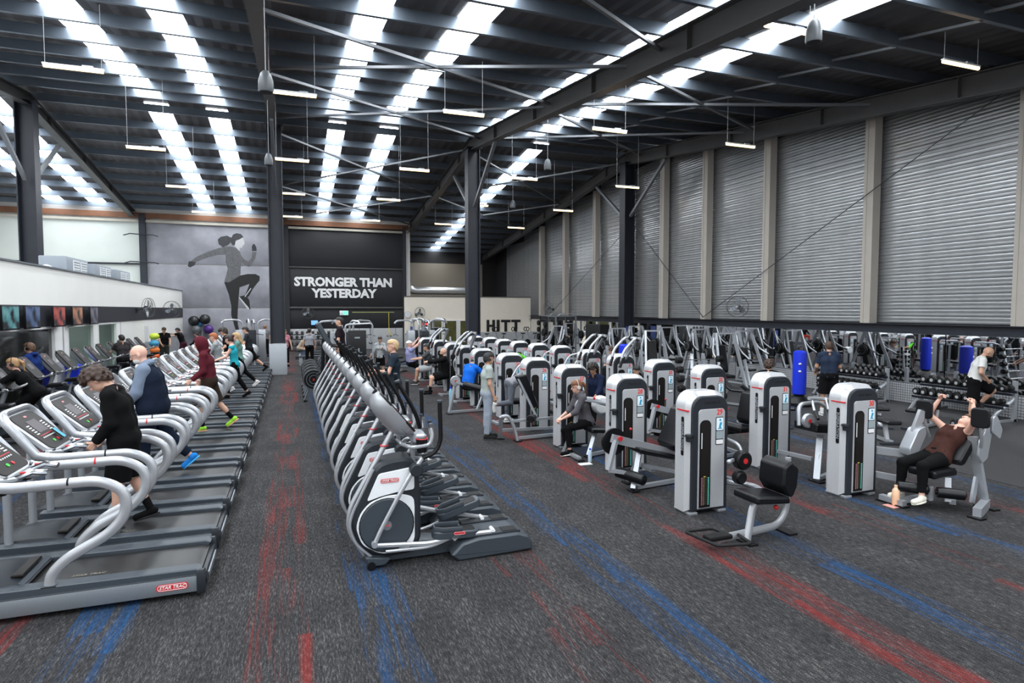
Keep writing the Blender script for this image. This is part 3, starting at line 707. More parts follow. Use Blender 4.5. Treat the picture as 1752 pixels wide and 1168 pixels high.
# ---- treadmill: rear roller at x=0, front at x=-2.1, centred on y=0
def make_treadmill():
    o = empty('treadmill', (0, 0, 0), 'x', 'treadmill', 'treadmills in the long row')
    for s in (-1, 1):
        b = MB(); b.box((-.98, s * .415, .135), (1.90, .03, .165), silver_d, .006); b.build('side_panel', o)
        b = MB(); b.prism([(-.04, .30 - .095), (-.02, .24), (-.06, .26), (-1.5, .275), (-1.95, .28), (-1.95, .19), (-.04, .19)][::1], s * .36 - .07, s * .36 + .07, 'y', slate, .008); b.build('foot_rail', o)
        b = MB(); b.box((-.02, s * .415, .14), (.07, .05, .22), char, .012); b.build('end_cap', o)
    b = MB(); pr_ = [(.0, .15), (-.03, .205), (-.09, .225), (-1.45, .235), (-1.45, .17), (-.09, .12), (-.02, .11)]
    b.prism(pr_, -.285, .285, 'y', belt_m); b.build('belt', o)
    b = MB(); b.prism([(.01, .08), (.03, .12), (.01, .19), (-.06, .19), (-.06, .08)], -.39, .39, 'y', char, .006); 
    b.box((.025, 0, .135), (.012, .55, .05), silver_d); b.build('rear_guard', o)
    pts = []
    b = MB(); n = 9; vs = []; fs = []   # motor hood, bulged
    for i in range(n):
        x = -1.36 - .72 * i / (n - 1)
        hw = [.40, .40, .40, .40, .40, .39, .36, .31, .24][i]; hz = [.262, .30, .335, .35, .352, .345, .33, .30, .25][i]
        for j in range(9):
            t = -1 + j / 4; vs.append((x, t * hw, .10 if abs(t) == 1 else .255 + (hz - .255) * math.cos(t * math.pi / 2) ** .7 if abs(t) < 1 else .2))
    for i in range(n - 1):
        for j in range(8): fs.append([i * 9 + j, i * 9 + j + 1, (i + 1) * 9 + j + 1, (i + 1) * 9 + j])
    b.add(vs, fs, char); b.box((-1.75, 0, .13), (.6, .72, .12), black, .02); b.build('motor_cover', o)
    b = MB(); b.box((-1.46, .0, .315), (.09, .42, .03), screen_k, .01); b.box((-1.40, 0, .272), (.05, .62, .02), slate, .004, ry=.4); b.build('hood_panel', o)
    b = MB()
    for s in (-1, 1): b.tube([(-1.88, s * .30, .02), (-1.88, s * .30, 1.20)], .038, silver, 10)
    b.build('front_post', o)
    side = [(-1.17, .20), (-1.17, .34), (-1.06, .47), (-.72, .66), (-.59, .82), (-.60, 1.02), (-.78, 1.13), (-1.45, 1.12), (-1.60, 1.16), (-1.86, 1.55)]
    L = [(x, -.38 if i < 9 else -.33, z) for i, (x, z) in enumerate(side)]
    R = [(x, -y, z) for x, y, z in L][::-1]
    path = fil([*L[:-1]], .13, 5) + fil([(-1.60, -.38, 1.16), (-1.90, -.35, 1.57), (-1.90, .35, 1.57), (-1.60, .38, 1.16)], .14, 6)[1:-1] + fil(R[1:], .13, 5)
    b = MB(); b.tube(path, .034, silver_l, 10, prof=(.033, .046), up=(0, 1, 0)); b.build('handrail', o)
    for s in (-1, 1):
        b = MB(); b.tube([(-1.02, s * .38, 1.13), (-1.005, s * .38, 1.13)], .046, red_m if s > 0 else black, 10, prof=(.034, .046)); b.build('rail_band', o)
        b = MB(); b.box((-1.17, s * .385, .265), (.11, .09, .012), black, .004); b.build('base_flange', o)
    # console
    ang = math.radians(-47); Mc = Matrix.Translation((-1.68, 0, 1.36)) @ Matrix.Rotation(math.radians(43), 4, 'Y')  # local x down-slope, y across, z out of face
    b = MB(); b.prism(rrect(.56, .60, .10, n=5), -.06, .0, 'z', silver_l, .012, Mc); b.build('console_shell', o)
    b = MB(); b.prism(rrect(.50, .54, .08, n=5), -.01, .008, 'z', screen_k, .003, Mc)
    cf = b.build('console_face', o)
    b = MB(); b.prism(rrect(.17, .22, .01), .0085, .011, 'z', lcd, 0, Mc @ Matrix.Translation((-.05, 0, 0))); b.build('display', cf)
    b = MB()
    for q in range(5):
        for w in (-1, 1):
            b.box((-.08 + q * .03, w * .17, .010), (.012, .06, .003), white_ink, M=Mc)
    b.box((.07, 0, .010), (.008, .38, .003), red_m, M=Mc)
    for q in range(9): b.box((.10, -.16 + q * .04, .010), (.014, .018, .003), white_ink, M=Mc)
    b.build('keypad', cf)
    b = MB(); b.prism(rrect(.035, .035, .015), .009, .014, 'z', green_p, 0, Mc @ Matrix.Translation((.17, -.05, 0))); b.prism(rrect(.035, .035, .015), .009, .014, 'z', red_m, 0, Mc @ Matrix.Translation((.17, .05, 0))); b.build('start_stop_button', cf)
    b = MB(); b.prism(rrect(.02, .06, .009), .009, .012, 'z', mat('pink_print', (.75, .25, .25), .5), 0, Mc @ Matrix.Translation((-.19, 0, 0))); b.build('console_logo', cf)
    # heart rate grips + cup holders + crossbar
    b = MB(); b.tube(fil([(-1.52, -.36, 1.17), (-1.46, -.2, 1.14), (-1.46, .2, 1.14), (-1.52, .36, 1.17)], .06, 4), .03, silver, 8); b.build('cross_bar', o)
    for s in (-1, 1):
        b = MB(); b.tube([(-1.46, s * .16, 1.15), (-1.34, s * .15, 1.20), (-1.24, s * .13, 1.18)], .026, chrome, 8); b.box((-1.40, s * .16, 1.20), (.05, .03, .012), red_m, .004); b.build('heart_rate_grip', o)
        b = MB(); b.cyl((-1.53, s * .26, 1.04), (-1.53, s * .26, 1.19), .042, black, 12, .052); b.ring((-1.53, s * .26, 1.19), .052, .006, chrome, 'z', 14, 5); b.build('cup_holder', o)
    b = MB(); b.box((-1.38, 0, 1.145), (.1, .12, .05), silver, .015); b.build('stop_key_block', o)
    pill_logo(o, face_m((-.25, -.4315, .125), (1, 0, 0), (0, 0, 1)), .85)
    put(text_mesh('STAR TRAC', .05, mat('belt_print', (.22, .20, .15), .6), 'belt_lettering', o, shear=.2, ext=.001), face_m((-.95, -.17, .2385), (1, 0, 0), (0, 1, 0)))
    return o
T0 = make_treadmill()
ordn = ['nearest', 'second', 'third', 'fourth', 'fifth', 'sixth', 'seventh', 'eighth', 'ninth', 'tenth', 'eleventh', 'twelfth', 'thirteenth', 'fourteenth', 'fifteenth', 'sixteenth', 'seventeenth', 'eighteenth', 'nineteenth', 'twentieth', 'twenty-first']
extra = {0: ', empty and cut by the left edge', 1: ', under the curly haired man', 3: ', under the bald man in the vest', 6: ', under the person in the maroon hood', 10: ', under the woman in turquoise', 12: ', under the blonde woman', 16: ', under the man in the grey tee'}
TY = [6.42 + 1.1 * i for i in range(20)]
for i, y in enumerate(TY):
    lab = 'grey treadmill, %s in the long row%s' % (ordn[i], extra.get(i, ''))
    if i == 0: T0.location = (-.8, y, 0); T0['label'] = lab
    else: dup(T0, (-.8, y, 0), 0, lab)
# ---- elliptical trainer; mesh built in world X, y from 0 (near arm) to .66
def make_elliptical():
    o = empty('elliptical_trainer', (0, 0, 0), 'x', 'cross trainer', 'elliptical trainers in the row')
    out = [(.51, .45), (.54, .56), (.65, .79), (.75, .99), (.81, 1.05), (.93, 1.08), (1.08, 1.09), (1.16, 1.05), (1.20, .95), (1.22, .67), (1.22, .23), (1.12, .09), (.89, .08), (.71, .12), (.57, .27)]
    b = MB(); b.prism(fil2(out, .05, 3), .17, .50, 'y', char, .03); b.build('body_shell', o)
    for ya, yb in ((.155, .18), (.49, .515)):
        b = MB(); b.prism(fil2([(.67, .68), (.79, .95), (1.11, .99), (1.15, .97), (1.15, .76), (.99, .75), (.81, .72)], .03, 3), ya, yb, 'y', white_p, .004)
        b.build('upper_cover', o)
        b = MB(); b.prism(fil2([(.56, .42), (.60, .56), (.70, .67), (.86, .72), (1.04, .72), (1.14, .68), (1.15, .60), (1.15, .23), (1.06, .12), (.80, .13), (.62, .24)], .06, 4), ya, yb, 'y', white_p, .004); b.build('lower_cover', o)
    for y0, y1 in ((.13, .155), (.515, .54)):
        b = MB(); b.cyl((.865, y0, .425), (.865, y1, .425), .268, slate, 36, ch=.006); d = b.build('flywheel_disc', o)
        yy = y0 - .004 if y0 < .3 else y1
        b = MB(); b.cyl((.865, yy, .425), (.865, yy + .004, .425), .048, silver_d, 18); b.build('disc_hub', d)
        b = MB(); b.ring((.865, (y0 + y1) / 2, .425), .272, .006, black, 'y', 32, 5); b.build('disc_rim', d)
    # mast along the front edge
    y = .33
    b = MB(); b.tube(fil([(.66, y, .08), (.50, y, .36), (.52, y, .58), (.78, y, 1.03), (1.00, y, 1.42)], .15, 6), .028, silver_l, 12, prof=(.035, .028)); b.build('mast_tube', o)
    b = MB(); b.tube(fil([(.72, .168, .10), (.55, .168, .26), (.495, .168, .45), (.53, .168, .58), (.65, .168, .82), (.74, .168, 1.0)], .1, 4), .014, silver_l, 6); b.build('edge_trim', o)
    b = MB(); b.ring((.873, .33, 1.2), .040, .008, red_m, 'z', 10, 5); b.build('mast_band', o)
    # console shell: long rounded pod
    M = Matrix.Translation((.99, .33, 1.56)) @ Matrix.Rotation(math.radians(50), 4, 'Y')
    vs = []; fs = []; nu, nv = 14, 9
    b = MB()
    prof = []
    for i in range(nu + 1):
        x = -.29 + .58 * i / nu; k = max(0, 1 - abs((x) / .30) ** 3.2)
        w = .235 * k ** .42; h = .19 * k ** .5
        for j in range(nv + 1):
            a = math.pi * j / nv
            vs.append(M @ Vector((x, -w * math.cos(a), -h * math.sin(a) ** .8)))
    for i in range(nu):
        for j in range(nv):
            a = i * (nv + 1) + j; fs.append([a, a + 1, a + nv + 2, a + nv + 1])
    b.add(vs, fs, silver_l); b.build('console_shell', o)
    b = MB(); b.prism(rrect(.54, .46, .09), -.01, .012, 'z', screen_k, .004, M); cf = b.build('console_face', o)
    b = MB(); b.prism(rrect(.14, .2, .01), .012, .015, 'z', lcd, 0, M @ Matrix.Translation((-.06, 0, 0))); b.build('display', cf)
    b = MB()
    for q in range(13):
        for w in (-1, 1): b.box((-.12 + q * .03, w * .19, -.085 + (abs(q - 6) * .001)), (.012, .035, .004), char, M=M)
    b.build('vent_slots', o)
    b = MB(); b.prism(rrect(.15, .30, .05), -.10, .0, 'z', silver, .02, Matrix.Translation((1.22, .33, 1.32))); b.build('accessory_tray', o)
    b = MB(); b.cyl((1.23, .16, 1.14), (1.23, .16, 1.28), .05, black, 12, .06); b.ring((1.23, .16, 1.28), .06, .006, red_m, 'z', 14, 5); b.build('cup_holder', o)
    b = MB(); b.tube(fil([(1.0, .33, 1.26), (1.05, .33, 1.20), (1.12, .12, 1.20), (1.30, .10, 1.22), (1.33, .10, 1.30), (1.31, .12, 1.44)], .06, 5), .02, silver_l, 8)
    b.tube(fil([(1.05, .33, 1.20), (1.12, .54, 1.20), (1.30, .56, 1.22), (1.33, .56, 1.30), (1.31, .54, 1.44)], .06, 5), .02, silver_l, 8); b.build('fixed_handlebar', o)
    for y in (.12, .54):
        b = MB(); b.tube([(1.33, y, 1.31), (1.312, y, 1.44)], .026, chrome, 10); b.box((1.305, y, 1.455), (.04, .03, .03), char, .006); b.build('heart_rate_sensor', o)
    b = MB(); b.tube([(1.17, .33, 1.0), (1.17, .33, 1.24)], .025, silver, 8); b.build('rear_post', o)
    # swing arms: near back phase, far forward phase
    for (pts, grip, y) in ((((.73, .27), (.80, .42), (1.00, .78), (1.12, .97), (1.22, 1.10)), ((1.22, 1.10), (1.35, 1.14), (1.41, 1.26), (1.40, 1.66)), .07),
                           (((1.02, .27), (1.03, .5), (1.10, .80), (1.14, .97), (1.20, 1.10)), ((1.20, 1.10), (1.32, 1.24), (1.24, 1.5), (1.06, 1.82)), .59)):
        b = MB(); b.tube(fil([(x, y, z) for x, z in pts], .2, 4), .022, silver_l, 8); a = b.build('swing_arm', o)
        b = MB(); b.tube(fil([(x, y, z) for x, z in grip], .08, 5), .023, black, 9); b.cyl((grip[-1][0], y, grip[-1][1]), (grip[-1][0] * 1.0 + (grip[-1][0] - grip[-2][0]) * .04, y, grip[-1][1] + .02), .03, slate, 10); b.build('grip', a)
        b = MB(); b.cyl((1.15, y - .05, .985), (1.15, y + .05, .985), .065, char, 16, ch=.01); b.build('pivot_cover', o)
        b = MB(); b.cyl((pts[0][0], y - .03, pts[0][1]), (pts[0][0], y + .03, pts[0][1]), .03, silver, 12); b.build('lower_joint', o)
    # pedal arms + pedals
    for y, arm, pc, tilt in ((.075, ((.74, .255), (1.32, .20), (1.52, .25), (1.95, .24)), (1.58, .30), .05), (.58, ((.95, .50), (1.30, .42), (1.62, .32), (2.12, .20)), (1.70, .43), -.28)):
        b = MB(); b.tube(fil([(x, y, z) for x, z in arm], .1, 4), .024, silver_l, 8); b.tube(fil([(arm[0][0] + .1, y, .18), (1.3, y, .165), (1.5, y, .23)], .1, 4), .017, silver_l, 8); a = b.build('pedal_arm', o)
        Mp = Matrix.Translation((pc[0], y + (.07 if y < .3 else -.07), pc[1])) @ Matrix.Rotation(tilt, 4, 'Y')
        b = MB(); b.prism(rrect(.50, .19, .08, n=5), -.085, .0, 'z', slate, .012, Mp); p = b.build('pedal', o)
        b = MB(); b.tube([Mp @ Vector((x, yy, .02)) for x, yy in ((.05, -.088), (-.16, -.088), (-.235, -.04), (-.235, .04), (-.16, .088), (.05, .088))], .016, slate, 6, prof=(.03, .014), up=(0, 0, 1)); b.build('pedal_rim', p)
        b = MB(); b.prism(rrect(.40, .14, .04), 0, .004, 'z', rubber, 0, Mp); b.build('tread_mat', p)
        if y < .3: pill_logo(p, Mp @ face_m((.02, -.097, -.018), (1, 0, 0), (0, 0, 1)), .42, txt='')
        b = MB(); b.bar((pc[0] - .05, y, pc[1] - .08), (pc[0] + .02, y, pc[1] - .02), .05, .05, silver); b.build('pedal_bracket', o)
    # base
    b = MB(); b.prism([(.70, .03), (.64, .14), (1.25, .20), (1.60, .14), (1.60, .02), (.9, .02)], .22, .44, 'y', slate, .01); b.build('base_beam', o)
    b = MB(); b.prism(fil2([(.64, .13), (.90, .09), (.84, -.0 + .03), (.68, .03)], .02), .10, .56, 'y', slate, .01); b.build('front_foot', o)
    for y in (.10, .56): MB().cyl((.70, y - .02, .042), (.70, y + .02, .042), .042, black, 16).build('transport_wheel', o)
    b = MB(); b.prism(fil2([(1.50, .07), (1.62, .18), (1.80, .215), (2.24, .215), (2.36, .17), (2.40, .10), (2.40, .015), (1.72, .0), (1.58, .0)], .02, 3), -.0, .66, 'y', slate, .02); b.build('ramp_base', o)
    for y in (.13, .53):
        b = MB(); b.box((2.0, y, .222), (.55, .16, .02), char, .006); b.box((2.16, y, .234), (.16, .13, .006), rubber); b.build('ramp_track', o)
        b = MB(); b.cyl((1.98, y - .05, .245), (1.98, y + .05, .245), .022, white_p, 10); b.build('roller', o)
    pill_logo(o, face_m((.90, .1535, .875), (1, 0, 0), (0, 0, 1)), .62)
    pill_logo(o, face_m((.865, .124, .425), (1, 0, .15), (-.15, 0, 1)), .22, txt='')
    return o
E0 = make_elliptical()
EY = [5.92 + .93 * i for i in range(12)]
eextra = {4: ', with the blonde woman behind its grips', 5: ', used by the blonde woman in navy'}
for i, y in enumerate(EY):
    lab = 'silver elliptical trainer, %s in its row%s' % (ordn[i], eextra.get(i, ''))
    if i == 0: E0.location = (0, y, 0); E0['label'] = lab
    else: dup(E0, (0, y, 0), 0, lab)
# ---- left row of exercise bikes / steppers (consoles face right)
def make_bike():
    o = empty('exercise_bike', (0, 0, 0), 'x', 'exercise bike', 'exercise bikes along the office wall')
    M = Matrix.Translation((0, 0, 1.30)) @ Matrix.Rotation(math.radians(52), 4, 'Y') @ Matrix.Diagonal((1.25, 1.15, 1.5, 1))
    vs = []; fs = []; b = MB()
    for i in range(11):
        x = -.26 + .52 * i / 10; k = max(0, 1 - abs(x / .27) ** 3.2); w = .24 * k ** .4; h = .09 * k ** .5
        for j in range(8):
            a = math.pi * j / 7; vs.append(M @ Vector((x, -w * math.cos(a), -h * math.sin(a) ** .8)))
    for i in range(10):
        for j in range(7):
            a = i * 8 + j; fs.append([a, a + 1, a + 9, a + 8])
    b.add(vs, fs, silver_l); b.build('console_shell', o)
    b = MB(); b.prism(rrect(.48, .42, .08), -.01, .012, 'z', screen_k, .004, M); cf = b.build('console_face', o)
    MB().prism(rrect(.12, .18, .01), .012, .015, 'z', lcd, 0, M @ Matrix.Translation((-.02, 0, 0))).build('display', cf)
    MB().prism(rrect(.02, .06, .009), .012, .015, 'z', MATS['pink_print'], 0, M @ Matrix.Translation((-.17, 0, 0))).build('console_logo', cf)
    b = MB(); b.tube([(.08, 0, 1.12), (-.12, 0, .5), (-.2, 0, .12)], .045, silver, 10); b.build('mast', o)
    for s in (-1, 1):
        b = MB(); b.tube(fil([(.05, 0, 1.08), (.2, s * .12, 1.08), (.32, s * .26, 1.10), (.46, s * .25, 1.16), (.44, s * .12, 1.18)], .06, 4), .018, silver_l, 8); b.build('handlebar', o)
        b = MB(); b.tube([(.34, s * .26, 1.11), (.46, s * .25, 1.16)], .024, chrome, 8); b.build('sensor_grip', o)
    b = MB(); b.prism(fil2([(-.35, .12), (-.32, .55), (-.1, .68), (.25, .60), (.42, .30), (.38, .12)], .08, 4), -.11, .11, 'y', char, .03); b.build('body_shell', o)
    b = MB(); b.cyl((.0, -.125, .35), (.0, .125, .35), .17, slate, 22, ch=.01); b.build('crank_disc', o)
    for s in (-1, 1):
        b = MB(); b.bar((0, s * .15, .35), (s * .12, s * .15, .35 - s * .12), .03, .03, silver); b.box((s * .12, s * .2, .35 - s * .12), (.12, .1, .03), black, .006); b.build('pedal', o)
    b = MB(); b.box((0, 0, .05), (1.05, .09, .06), silver_d, .01); b.box((-.5, 0, .04), (.08, .5, .06), char, .01); b.box((.52, 0, .04), (.08, .5, .06), char, .01); b.build('base', o)
    b = MB(); b.tube([(.28, 0, .25), (.42, 0, .85)], .03, silver, 8); b.prism(fil2([(.28, .85), (.34, .93), (.62, .95), (.64, .88), (.45, .84)], .03), -.12, .12, 'y', vinyl, .02); b.build('saddle', o)
    return o
B0 = make_bike()
BY = [13.0, 14.3, 16.4, 17.6, 18.75, 19.9, 21.05, 22.15, 23.4, 24.6, 25.8, 27.0]
for i, y in enumerate(BY):
    lab = 'upright exercise bike with tilted silver console facing the aisle, %s along the office wall' % ordn[i]
    x = -5.55 if i > 1 else -5.3
    if i == 0: B0.location = (x, y, 0); B0['label'] = lab
    else: dup(B0, (x, y, 0), 0, lab)
# ================================================================ STRENGTH MACHINES
plate_m = mat('face_plate_grey', (.47, .48, .50), .38, .2)
shell_m = mat('tower_shell', (.62, .63, .65), .26, .35)
card_w = mat('placard_white', (.78, .90, .94), .4); card_b = mat('placard_blue', (.02, .32, .55), .4); card_g = mat('placard_grey', (.30, .36, .38), .4)
pinkt = mat('pink_ticks', (.55, .22, .27), .5); greent = mat('green_ticks', (.16, .75, .58), .5); yel = mat('yellow_ticks', (.60, .50, .05), .5)
redn = mat('red_number', (.78, .03, .02), .5)
def arch(w, h, r, cx=0): return fil2([(cx - w / 2, .0), (cx + w / 2, .0), (cx + w / 2, h), (cx - w / 2, h)], .0, 1) if r == 0 else [(cx - w / 2, 0.0), (cx + w / 2, 0.0)] + [(cx + w / 2 - r + r * math.cos(a), h - r + r * math.sin(a)) for a in [math.pi / 2 * i / 7 for i in range(8)]] + [(cx - w / 2 + r + r * math.cos(a), h - r + r * math.sin(a)) for a in [math.pi / 2 + math.pi / 2 * i / 7 for i in range(8)]]
def lift(poly, dz): return [(x, z + dz) for x, z in poly]
def make_tower(o):
    b = MB(); b.prism(lift(arch(.62, 1.54, .20), .03), -.13, .17, 'y', shell_m, .055); b.build('shell', o)
    b = MB(); b.prism(lift(arch(.555, 1.465, .17, .022), .045), -.158, -.10, 'y', char, .014)
    b.prism(lift(arch(.50, 1.40, .14, .03), .06), .165, .19, 'y', char); b.build('arch_frame', o)
    b = MB(); b.prism(lift(arch(.40, 1.27, .05, .035), .075), -.172, -.15, 'y', plate_m, .004); b.build('face_plate', o)
    b = MB(); b.box((-.302, -.03, 1.33), (.026, .22, .018), red_m); b.box((.302, -.03, 1.33), (.026, .22, .018), red_m); b.build('red_stripe', o)
    b = MB(); b.prism(lift(arch(.17, 1.12, .07, -.065), .09), -.179, -.168, 'y', black, .003); sl = b.build('weight_window', o)
    b = MB(); b.prism(lift(arch(.135, 1.08, .05, -.065), .11), -.181, -.178, 'y', screen_k); b.build('window_glass', sl)
    b = MB()
    for i in range(13): b.box((-.065, -.1825, .14 + i * .028), (.07, .004, .022), mat('weight_plate', (.03, .03, .032), .35))
    b.build('weight_stack', sl)
    b = MB()
    for i in range(19):
        b.box((-.115, -.184, .13 + i * .019), (.018, .002, .010), pinkt); b.box((-.015, -.184, .13 + i * .019), (.018, .002, .011), greent)
        b.box((-.085, -.184, .13 + i * .019), (.008, .002, .008), yel)
    b.box((-.075, -.184, .49), (.03, .002, .012), yel); b.build('weight_scale', sl)
    b = MB(); b.box((-.125, -.184, .95), (.012, .002, .20), white_ink); b.build('warning_strip', sl)
    b = MB(); b.prism(rrect(.12, .36, .02, .15, 1.06), -.178, -.170, 'y', char, .003); pc = b.build('placard', o)
    b = MB(); b.prism(rrect(.105, .16, .015, .15, 1.15), -.181, -.178, 'y', card_w); b.prism(rrect(.105, .10, .008, .15, 1.01), -.181, -.178, 'y', card_g); b.prism(rrect(.105, .055, .008, .15, .92), -.181, -.178, 'y', white_ink); b.build('card', pc)
    b = MB(); b.ball((.155, -.181, 1.20), (.015, .003, .015), card_b, 8, 5)
    b.prism([(.135, 1.11), (.15, 1.17), (.175, 1.175), (.18, 1.15), (.165, 1.12), (.17, 1.09), (.15, 1.09)], -.183, -.181, 'y', card_b); b.prism([(.12, 1.10), (.185, 1.095), (.185, 1.088), (.12, 1.088)], -.183, -.181, 'y', card_b); b.build('pictogram', pc)
    b = MB(); b.cyl((-.30, -.16, .95), (-.30, -.16, 1.04), .04, char, 12, .048); b.ring((-.30, -.16, 1.02), .052, .012, black, 'z', 14, 5); b.bar((-.30, -.10, 1.0), (-.26, -.16, 1.0), .02, .02, black); b.build('cup_holder', o)
    for xx in (-.22, .22): b = MB(); b.box((xx, 0, .018), (.12, .33, .036), silver, .006); b.build('base_foot', o)
    b = MB(); b.prism(rrect(.05, .50, .024, -.04, 1.0), -.318, -.311, 'x', black, .002); sb = b.build('side_badge', o)
    put(text_mesh('INSPIRATION', .062, silver_l, 'badge_lettering', sb, off=.01), face_m((-.3195, -.04, 1.0), (0, 0, -1), (0, -1, 0)))
    put(text_mesh('NAUTILUS', .042, black_ink, 'brand_lettering', o, off=.02, xs=1.25), face_m((.055, -.1595, 1.425), (1, 0, 0), (0, 0, 1)))
def pad(poly, y0, y1, o, name='seat', m=None):
    b = MB(); b.prism(fil2(poly, .03, 4), y0, y1, 'y', m or vinyl, .025); return b.build(name, o)
def tb(o, name, *paths, r=.03, m=None, w=None):
    b = MB()
    for p in paths: b.tube(fil(p, .12, 5), r, m or silver, 8, prof=w)
    return b.build(name, o)
def bars(o, name, *segs, w=.07, h=.05, m=None):
    b = MB()
    for s in segs: b.bar(s[0], s[1], w if len(s) < 3 else s[2], h if len(s) < 4 else s[3], m or silver)
    return b.build(name, o)
def foot(o, x, y, L=.3, ax='y'):
    b = MB(); b.box((x, y, .012), ((.12, L, .024) if ax == 'y' else (L, .12, .024)), black, .005); return b.build('foot_pad', o)
def roller(o, p0, p1, r=.075):
    b = MB(); b.cyl(p0, p1, r, vinyl, 16, ch=.012); ro = b.build('roller_pad', o)
    b = MB(); d = (Vector(p1) - Vector(p0)).normalized() * .012; b.cyl(Vector(p0) - d, Vector(p0) + d * .1, r * .45, black, 12); b.cyl(Vector(p1), Vector(p1) + d, r * .45, black, 12); b.build('roller_cap', ro); return ro
def att_legext(o):
    bars(o, 'frame', ((-.50, -1.05, .04), (-.28, -.85, .50)), ((-.36, -.66, .04), (-.22, -.80, .50)), ((-.42, -1.02, .05), (.75, -.86, .05)), ((.75, -.86, .05), (.72, -.84, .62)), ((.2, -.5, .1), (.2, -.2, .1)), ((-.2, -.8, .3), (.5, -.85, .12)))
    bars(o, 'main_beam', ((-.72, -.82, .74), (.52, -.82, .38), .06, .12))
    foot(o, -.50, -1.05, .16); foot(o, -.36, -.66, .16)
    pad([(-.35, .52), (-.35, .60), (.30, .44), (.30, .36)], -1.0, -.64, o)
    pad([(.24, .50), (.16, .60), (.40, 1.10), (.52, 1.18), (.60, 1.08), (.42, .50)], -1.06, -.62, o, 'back_pad')
    bars(o, 'lever_arm', ((-.68, -.86, .72), (-.82, -.90, .30), .07, .05), ((-.82, -.90, .30), (-.5, -1.0, .25), .05, .05))
    roller(o, (-.62, -.80, .24), (-.42, -1.22, .20), .08)
    b = MB(); b.cyl((-.62, -.72, .66), (-.62, -.68, .66), .20, black, 22); b.cyl((-.62, -.88, .74), (-.62, -.90, .74), .035, red_m, 10); b.build('cam_wheel', o)
    b = MB(); b.cyl((-.42, -.84, .68), (-.42, -.84, .84), .010, black, 6); b.ball((-.42, -.84, .86), .02, red_m, 8, 6); b.build('pin', o)
    bars(o, 'handle', ((.3, -1.06, .36), (.3, -1.10, .42), .03, .03, black))
    tb(o, 'back_frame', [(.35, -.82, .3), (.56, -.82, .5), (.60, -.82, .95)], r=.03)
    for x in (.40, .54): MB().ball((x, -.95, .25), .04, black, 10, 7).build('knob', o)
def att_ab(o):     # seat with foot bar, in front right of the tower
    base = [(-.60, -1.12, .10), (.36, -1.02, .09), (.44, -1.01, .22), (.46, -1.0, .95)]
    b = MB(); b.tube(fil([(-.62, -1.13, .10), (.30, -1.02, .10), (.455, -1.0, .24), (.46, -1.0, .88)], .16, 6), .03, silver_l, 8, prof=(.028, .045), up=(0, 1, 0)); b.build('base_rail', o)
    b = MB(); b.tube(fil([(-.22, -1.12, .03), (-.10, -1.06, .36), (-.02, -1.05, .44), (.42, -1.0, .38)], .14, 6), .03, silver_l, 8, prof=(.028, .05), up=(0, 1, 0)); b.build('seat_frame', o)
    tb(o, 'link_arm', [(.30, -.05, .36), (.55, -.35, .36), (.30, -.98, .40)], r=.035)
    foot(o, -.22, -1.12, .22); foot(o, .44, -1.0, .26)
    pad([(-.20, .46), (-.19, .55), (.28, .50), (.29, .42)], -1.24, -.84, o)
    pad([(.26, .50), (.18, .62), (.20, .84), (.30, .90), (.42, .82), (.40, .60), (.34, .48)], -1.22, -.82, o, 'back_pad')
    b = MB(); b.ball((.20, -1.1, .35), .03, red_m, 8, 6); b.build('adjuster_knob', o)
    P1 = [(-.55, -1.04, .10), (-.58, -.74, .10), (-.86, -.72, .10), (-.90, -1.0, .10)]
    b = MB(); b.tube(fil([(-.45, -1.12, .11), (-.50, -.88, .12), (-.86, -.86, .12), (-.82, -1.12, .12), (-.78, -1.32, .12), (-.40, -1.40, .12), (-.36, -1.14, .12)], .05, 4), .018, rubber, 8); b.build('foot_bar', o)
    b = MB(); b.box((-.62, -1.12, .125), (.30, .12, .05), rubber, .01); b.build('foot_plate', o)
    b = MB(); b.cyl((.32, -.34, .72), (.32, -.46, .72), .12, black, 20, ch=.02); b.cyl((.32, -.462, .72), (.32, -.467, .72), .035, red_m, 12); b.build('cam_wheel', o)
    b = MB(); b.cyl((.30, -.32, .50), (.30, -.44, .50), .085, black, 18, ch=.02); b.build('pulley', o)
    bars(o, 'lever_arm', ((.32, -.3, .72), (.10, -.45, .74), .035, .035, black)); MB().ball((.06, -.47, .74), .03, silver_l, 8, 6).build('handle_end', o)
    tb(o, 'cable', [(.30, -.40, .42), (.36, -.8, .40), (.2, -1.0, .42)], r=.006, m=black)
    tb(o, 'cam_bracket', [(.30, .0, .95), (.34, -.36, .9), (.34, -.38, .45), (.30, .0, .42)], r=.02)
def att_roller(o):   # seated leg curl with a large horizontal roller in front
    bars(o, 'frame', ((-1.15, -.92, .04), (-.95, -.82, .82)), ((-1.15, -.92, .05), (.1, -.8, .05)), ((-.4, -.85, .05), (-.2, -.8, .5)), ((.1, -.8, .05), (.15, -.2, .05)))
    b = MB(); b.cyl((-.98, -.86, .82), (-.98, -.92, .82), .13, silver_l, 22, ch=.01); b.cyl((-.98, -.93, .82), (-.98, -.95, .82), .03, red_m, 10); b.build('cam_wheel', o)
    bars(o, 'lever_arm', ((-.98, -.95, .80), (-.75, -1.0, .72), .05, .05))
    roller(o, (-.78, -.96, .73), (-.34, -1.30, .62), .085)
    pad([(-.35, .46), (-.33, .56), (.22, .56), (.24, .46)], -1.0, -.58, o)
    pad([(.22, .56), (.16, .66), (.26, 1.12), (.40, 1.14), (.36, .56)], -1.0, -.58, o, 'back_pad')
    foot(o, -1.15, -.92, .25); foot(o, .12, -.8, .25)
